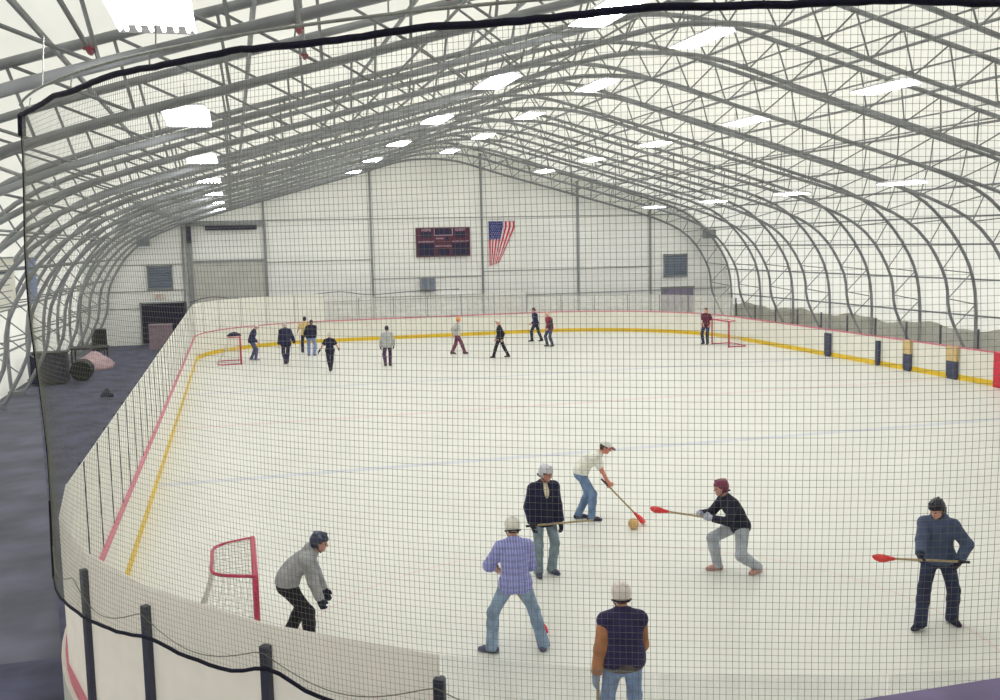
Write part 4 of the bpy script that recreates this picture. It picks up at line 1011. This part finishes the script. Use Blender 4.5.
person('person in a black jacket and blue jeans standing with back turned at the far left', (3.42, 47.9), 75, near=False, lean=14, hpitch=20, bulk=.015, top=dict(rgb=(22, 24, 50), off=.045, name='jacket', hem=-.08), bottom=dict(rgb=(124, 140, 192), kind='denim'), hair=(50, 44, 48),
       footL=(3.28, 47.9), footR=(3.55, 47.95), handL=(3.2, 48.2, .95), handR=(3.6, 48.2, .95))
person('person in a black t-shirt and black trousers walking with arms held out', (3.72, 41.75), 85, s=.93, near=False, lean=6, hpitch=18, top=dict(rgb=(24, 24, 52), sleeve='short', off=.03, hem=-.1), bottom=dict(rgb=(26, 26, 54)), hair=(206, 196, 178), hat=None,
       footL=(3.7, 41.6), footR=(3.76, 41.95), handL=(3.3, 41.85, .85), handR=(4.1, 41.9, .9), gloves=(36, 34, 60))
person('person in a grey sweater and dark maroon trousers standing alone left of centre', (6.22, 42.4), 88, near=False, lean=3, top=dict(rgb=(172, 174, 172), off=.04, hem=-.12, name='sweater'), bottom=dict(rgb=(78, 52, 84)), hair=(44, 40, 48), bulk=.02,
       footL=(6.12, 42.4), footR=(6.32, 42.42), handL=(5.95, 42.5, .85), handR=(6.5, 42.5, .85), gloves=(50, 44, 70))
person('person in orange hat, grey top and maroon trousers striding on the far ice', (10.0, 45.6), -15, near=False, lean=6, hat=('beanie', (226, 150, 80)), top=dict(rgb=(188, 186, 184), off=.03, hem=-.06), bottom=dict(rgb=(112, 58, 86), off=.022), hair=(180, 90, 60),
       footL=(9.75, 45.7), footR=(10.3, 45.45), handL=(9.9, 45.9, .95), handR=(9.75, 45.35, .95))
person('person in black jacket with white shirt front striding left on the far ice', (11.42, 43.2), 175, near=False, lean=4, hat=('cap', (226, 222, 214)), extra=(40, 40, 50), top=dict(rgb=(24, 26, 44), off=.028, name='jacket', open=True), inner=(220, 220, 215), bottom=dict(rgb=(28, 30, 46)), hair=None,
       footL=(11.78, 43.1), footR=(11.14, 43.3), handL=(11.47, 43.0, .85), handR=(11.32, 43.45, .85))
person('person in a dark navy top walking left near the far boards', (15.05, 49.6), 185, s=1.02, near=False, lean=8, hpitch=8, top=dict(rgb=(34, 36, 74), off=.03), bottom=dict(rgb=(40, 44, 70)), hair=(52, 44, 46), footL=(15.35, 49.55), footR=(14.85, 49.65), handL=(14.8, 49.5, .95), handR=(15.0, 49.8, .9))
person('person in a maroon vest over dark sleeves and jeans just right of the navy walker', (14.95, 46.9), 200, near=False, lean=10, hpitch=14, top=dict(rgb=(124, 48, 62), off=.035, sleeve_rgb=(46, 44, 66), name='vest'), bottom=dict(rgb=(66, 72, 98), kind='denim'), hair=(206, 180, 150),
       footL=(15.05, 46.8), footR=(14.85, 47.0), handL=(14.8, 46.7, .9), handR=(14.9, 47.2, .9))
person('person in a dark maroon shirt and dark jeans standing at the far right goal', (22.15, 44.4), -140, s=1.03, near=False, lean=2, top=dict(rgb=(94, 34, 58), sleeve='short', off=.03, hem=-.1), bottom=dict(rgb=(50, 54, 84), kind='denim'), hair=(48, 40, 44),
       footL=(22.2, 44.35), footR=(22.05, 44.5), handL=(22.2, 44.1, .95), handR=(21.95, 44.3, .95))
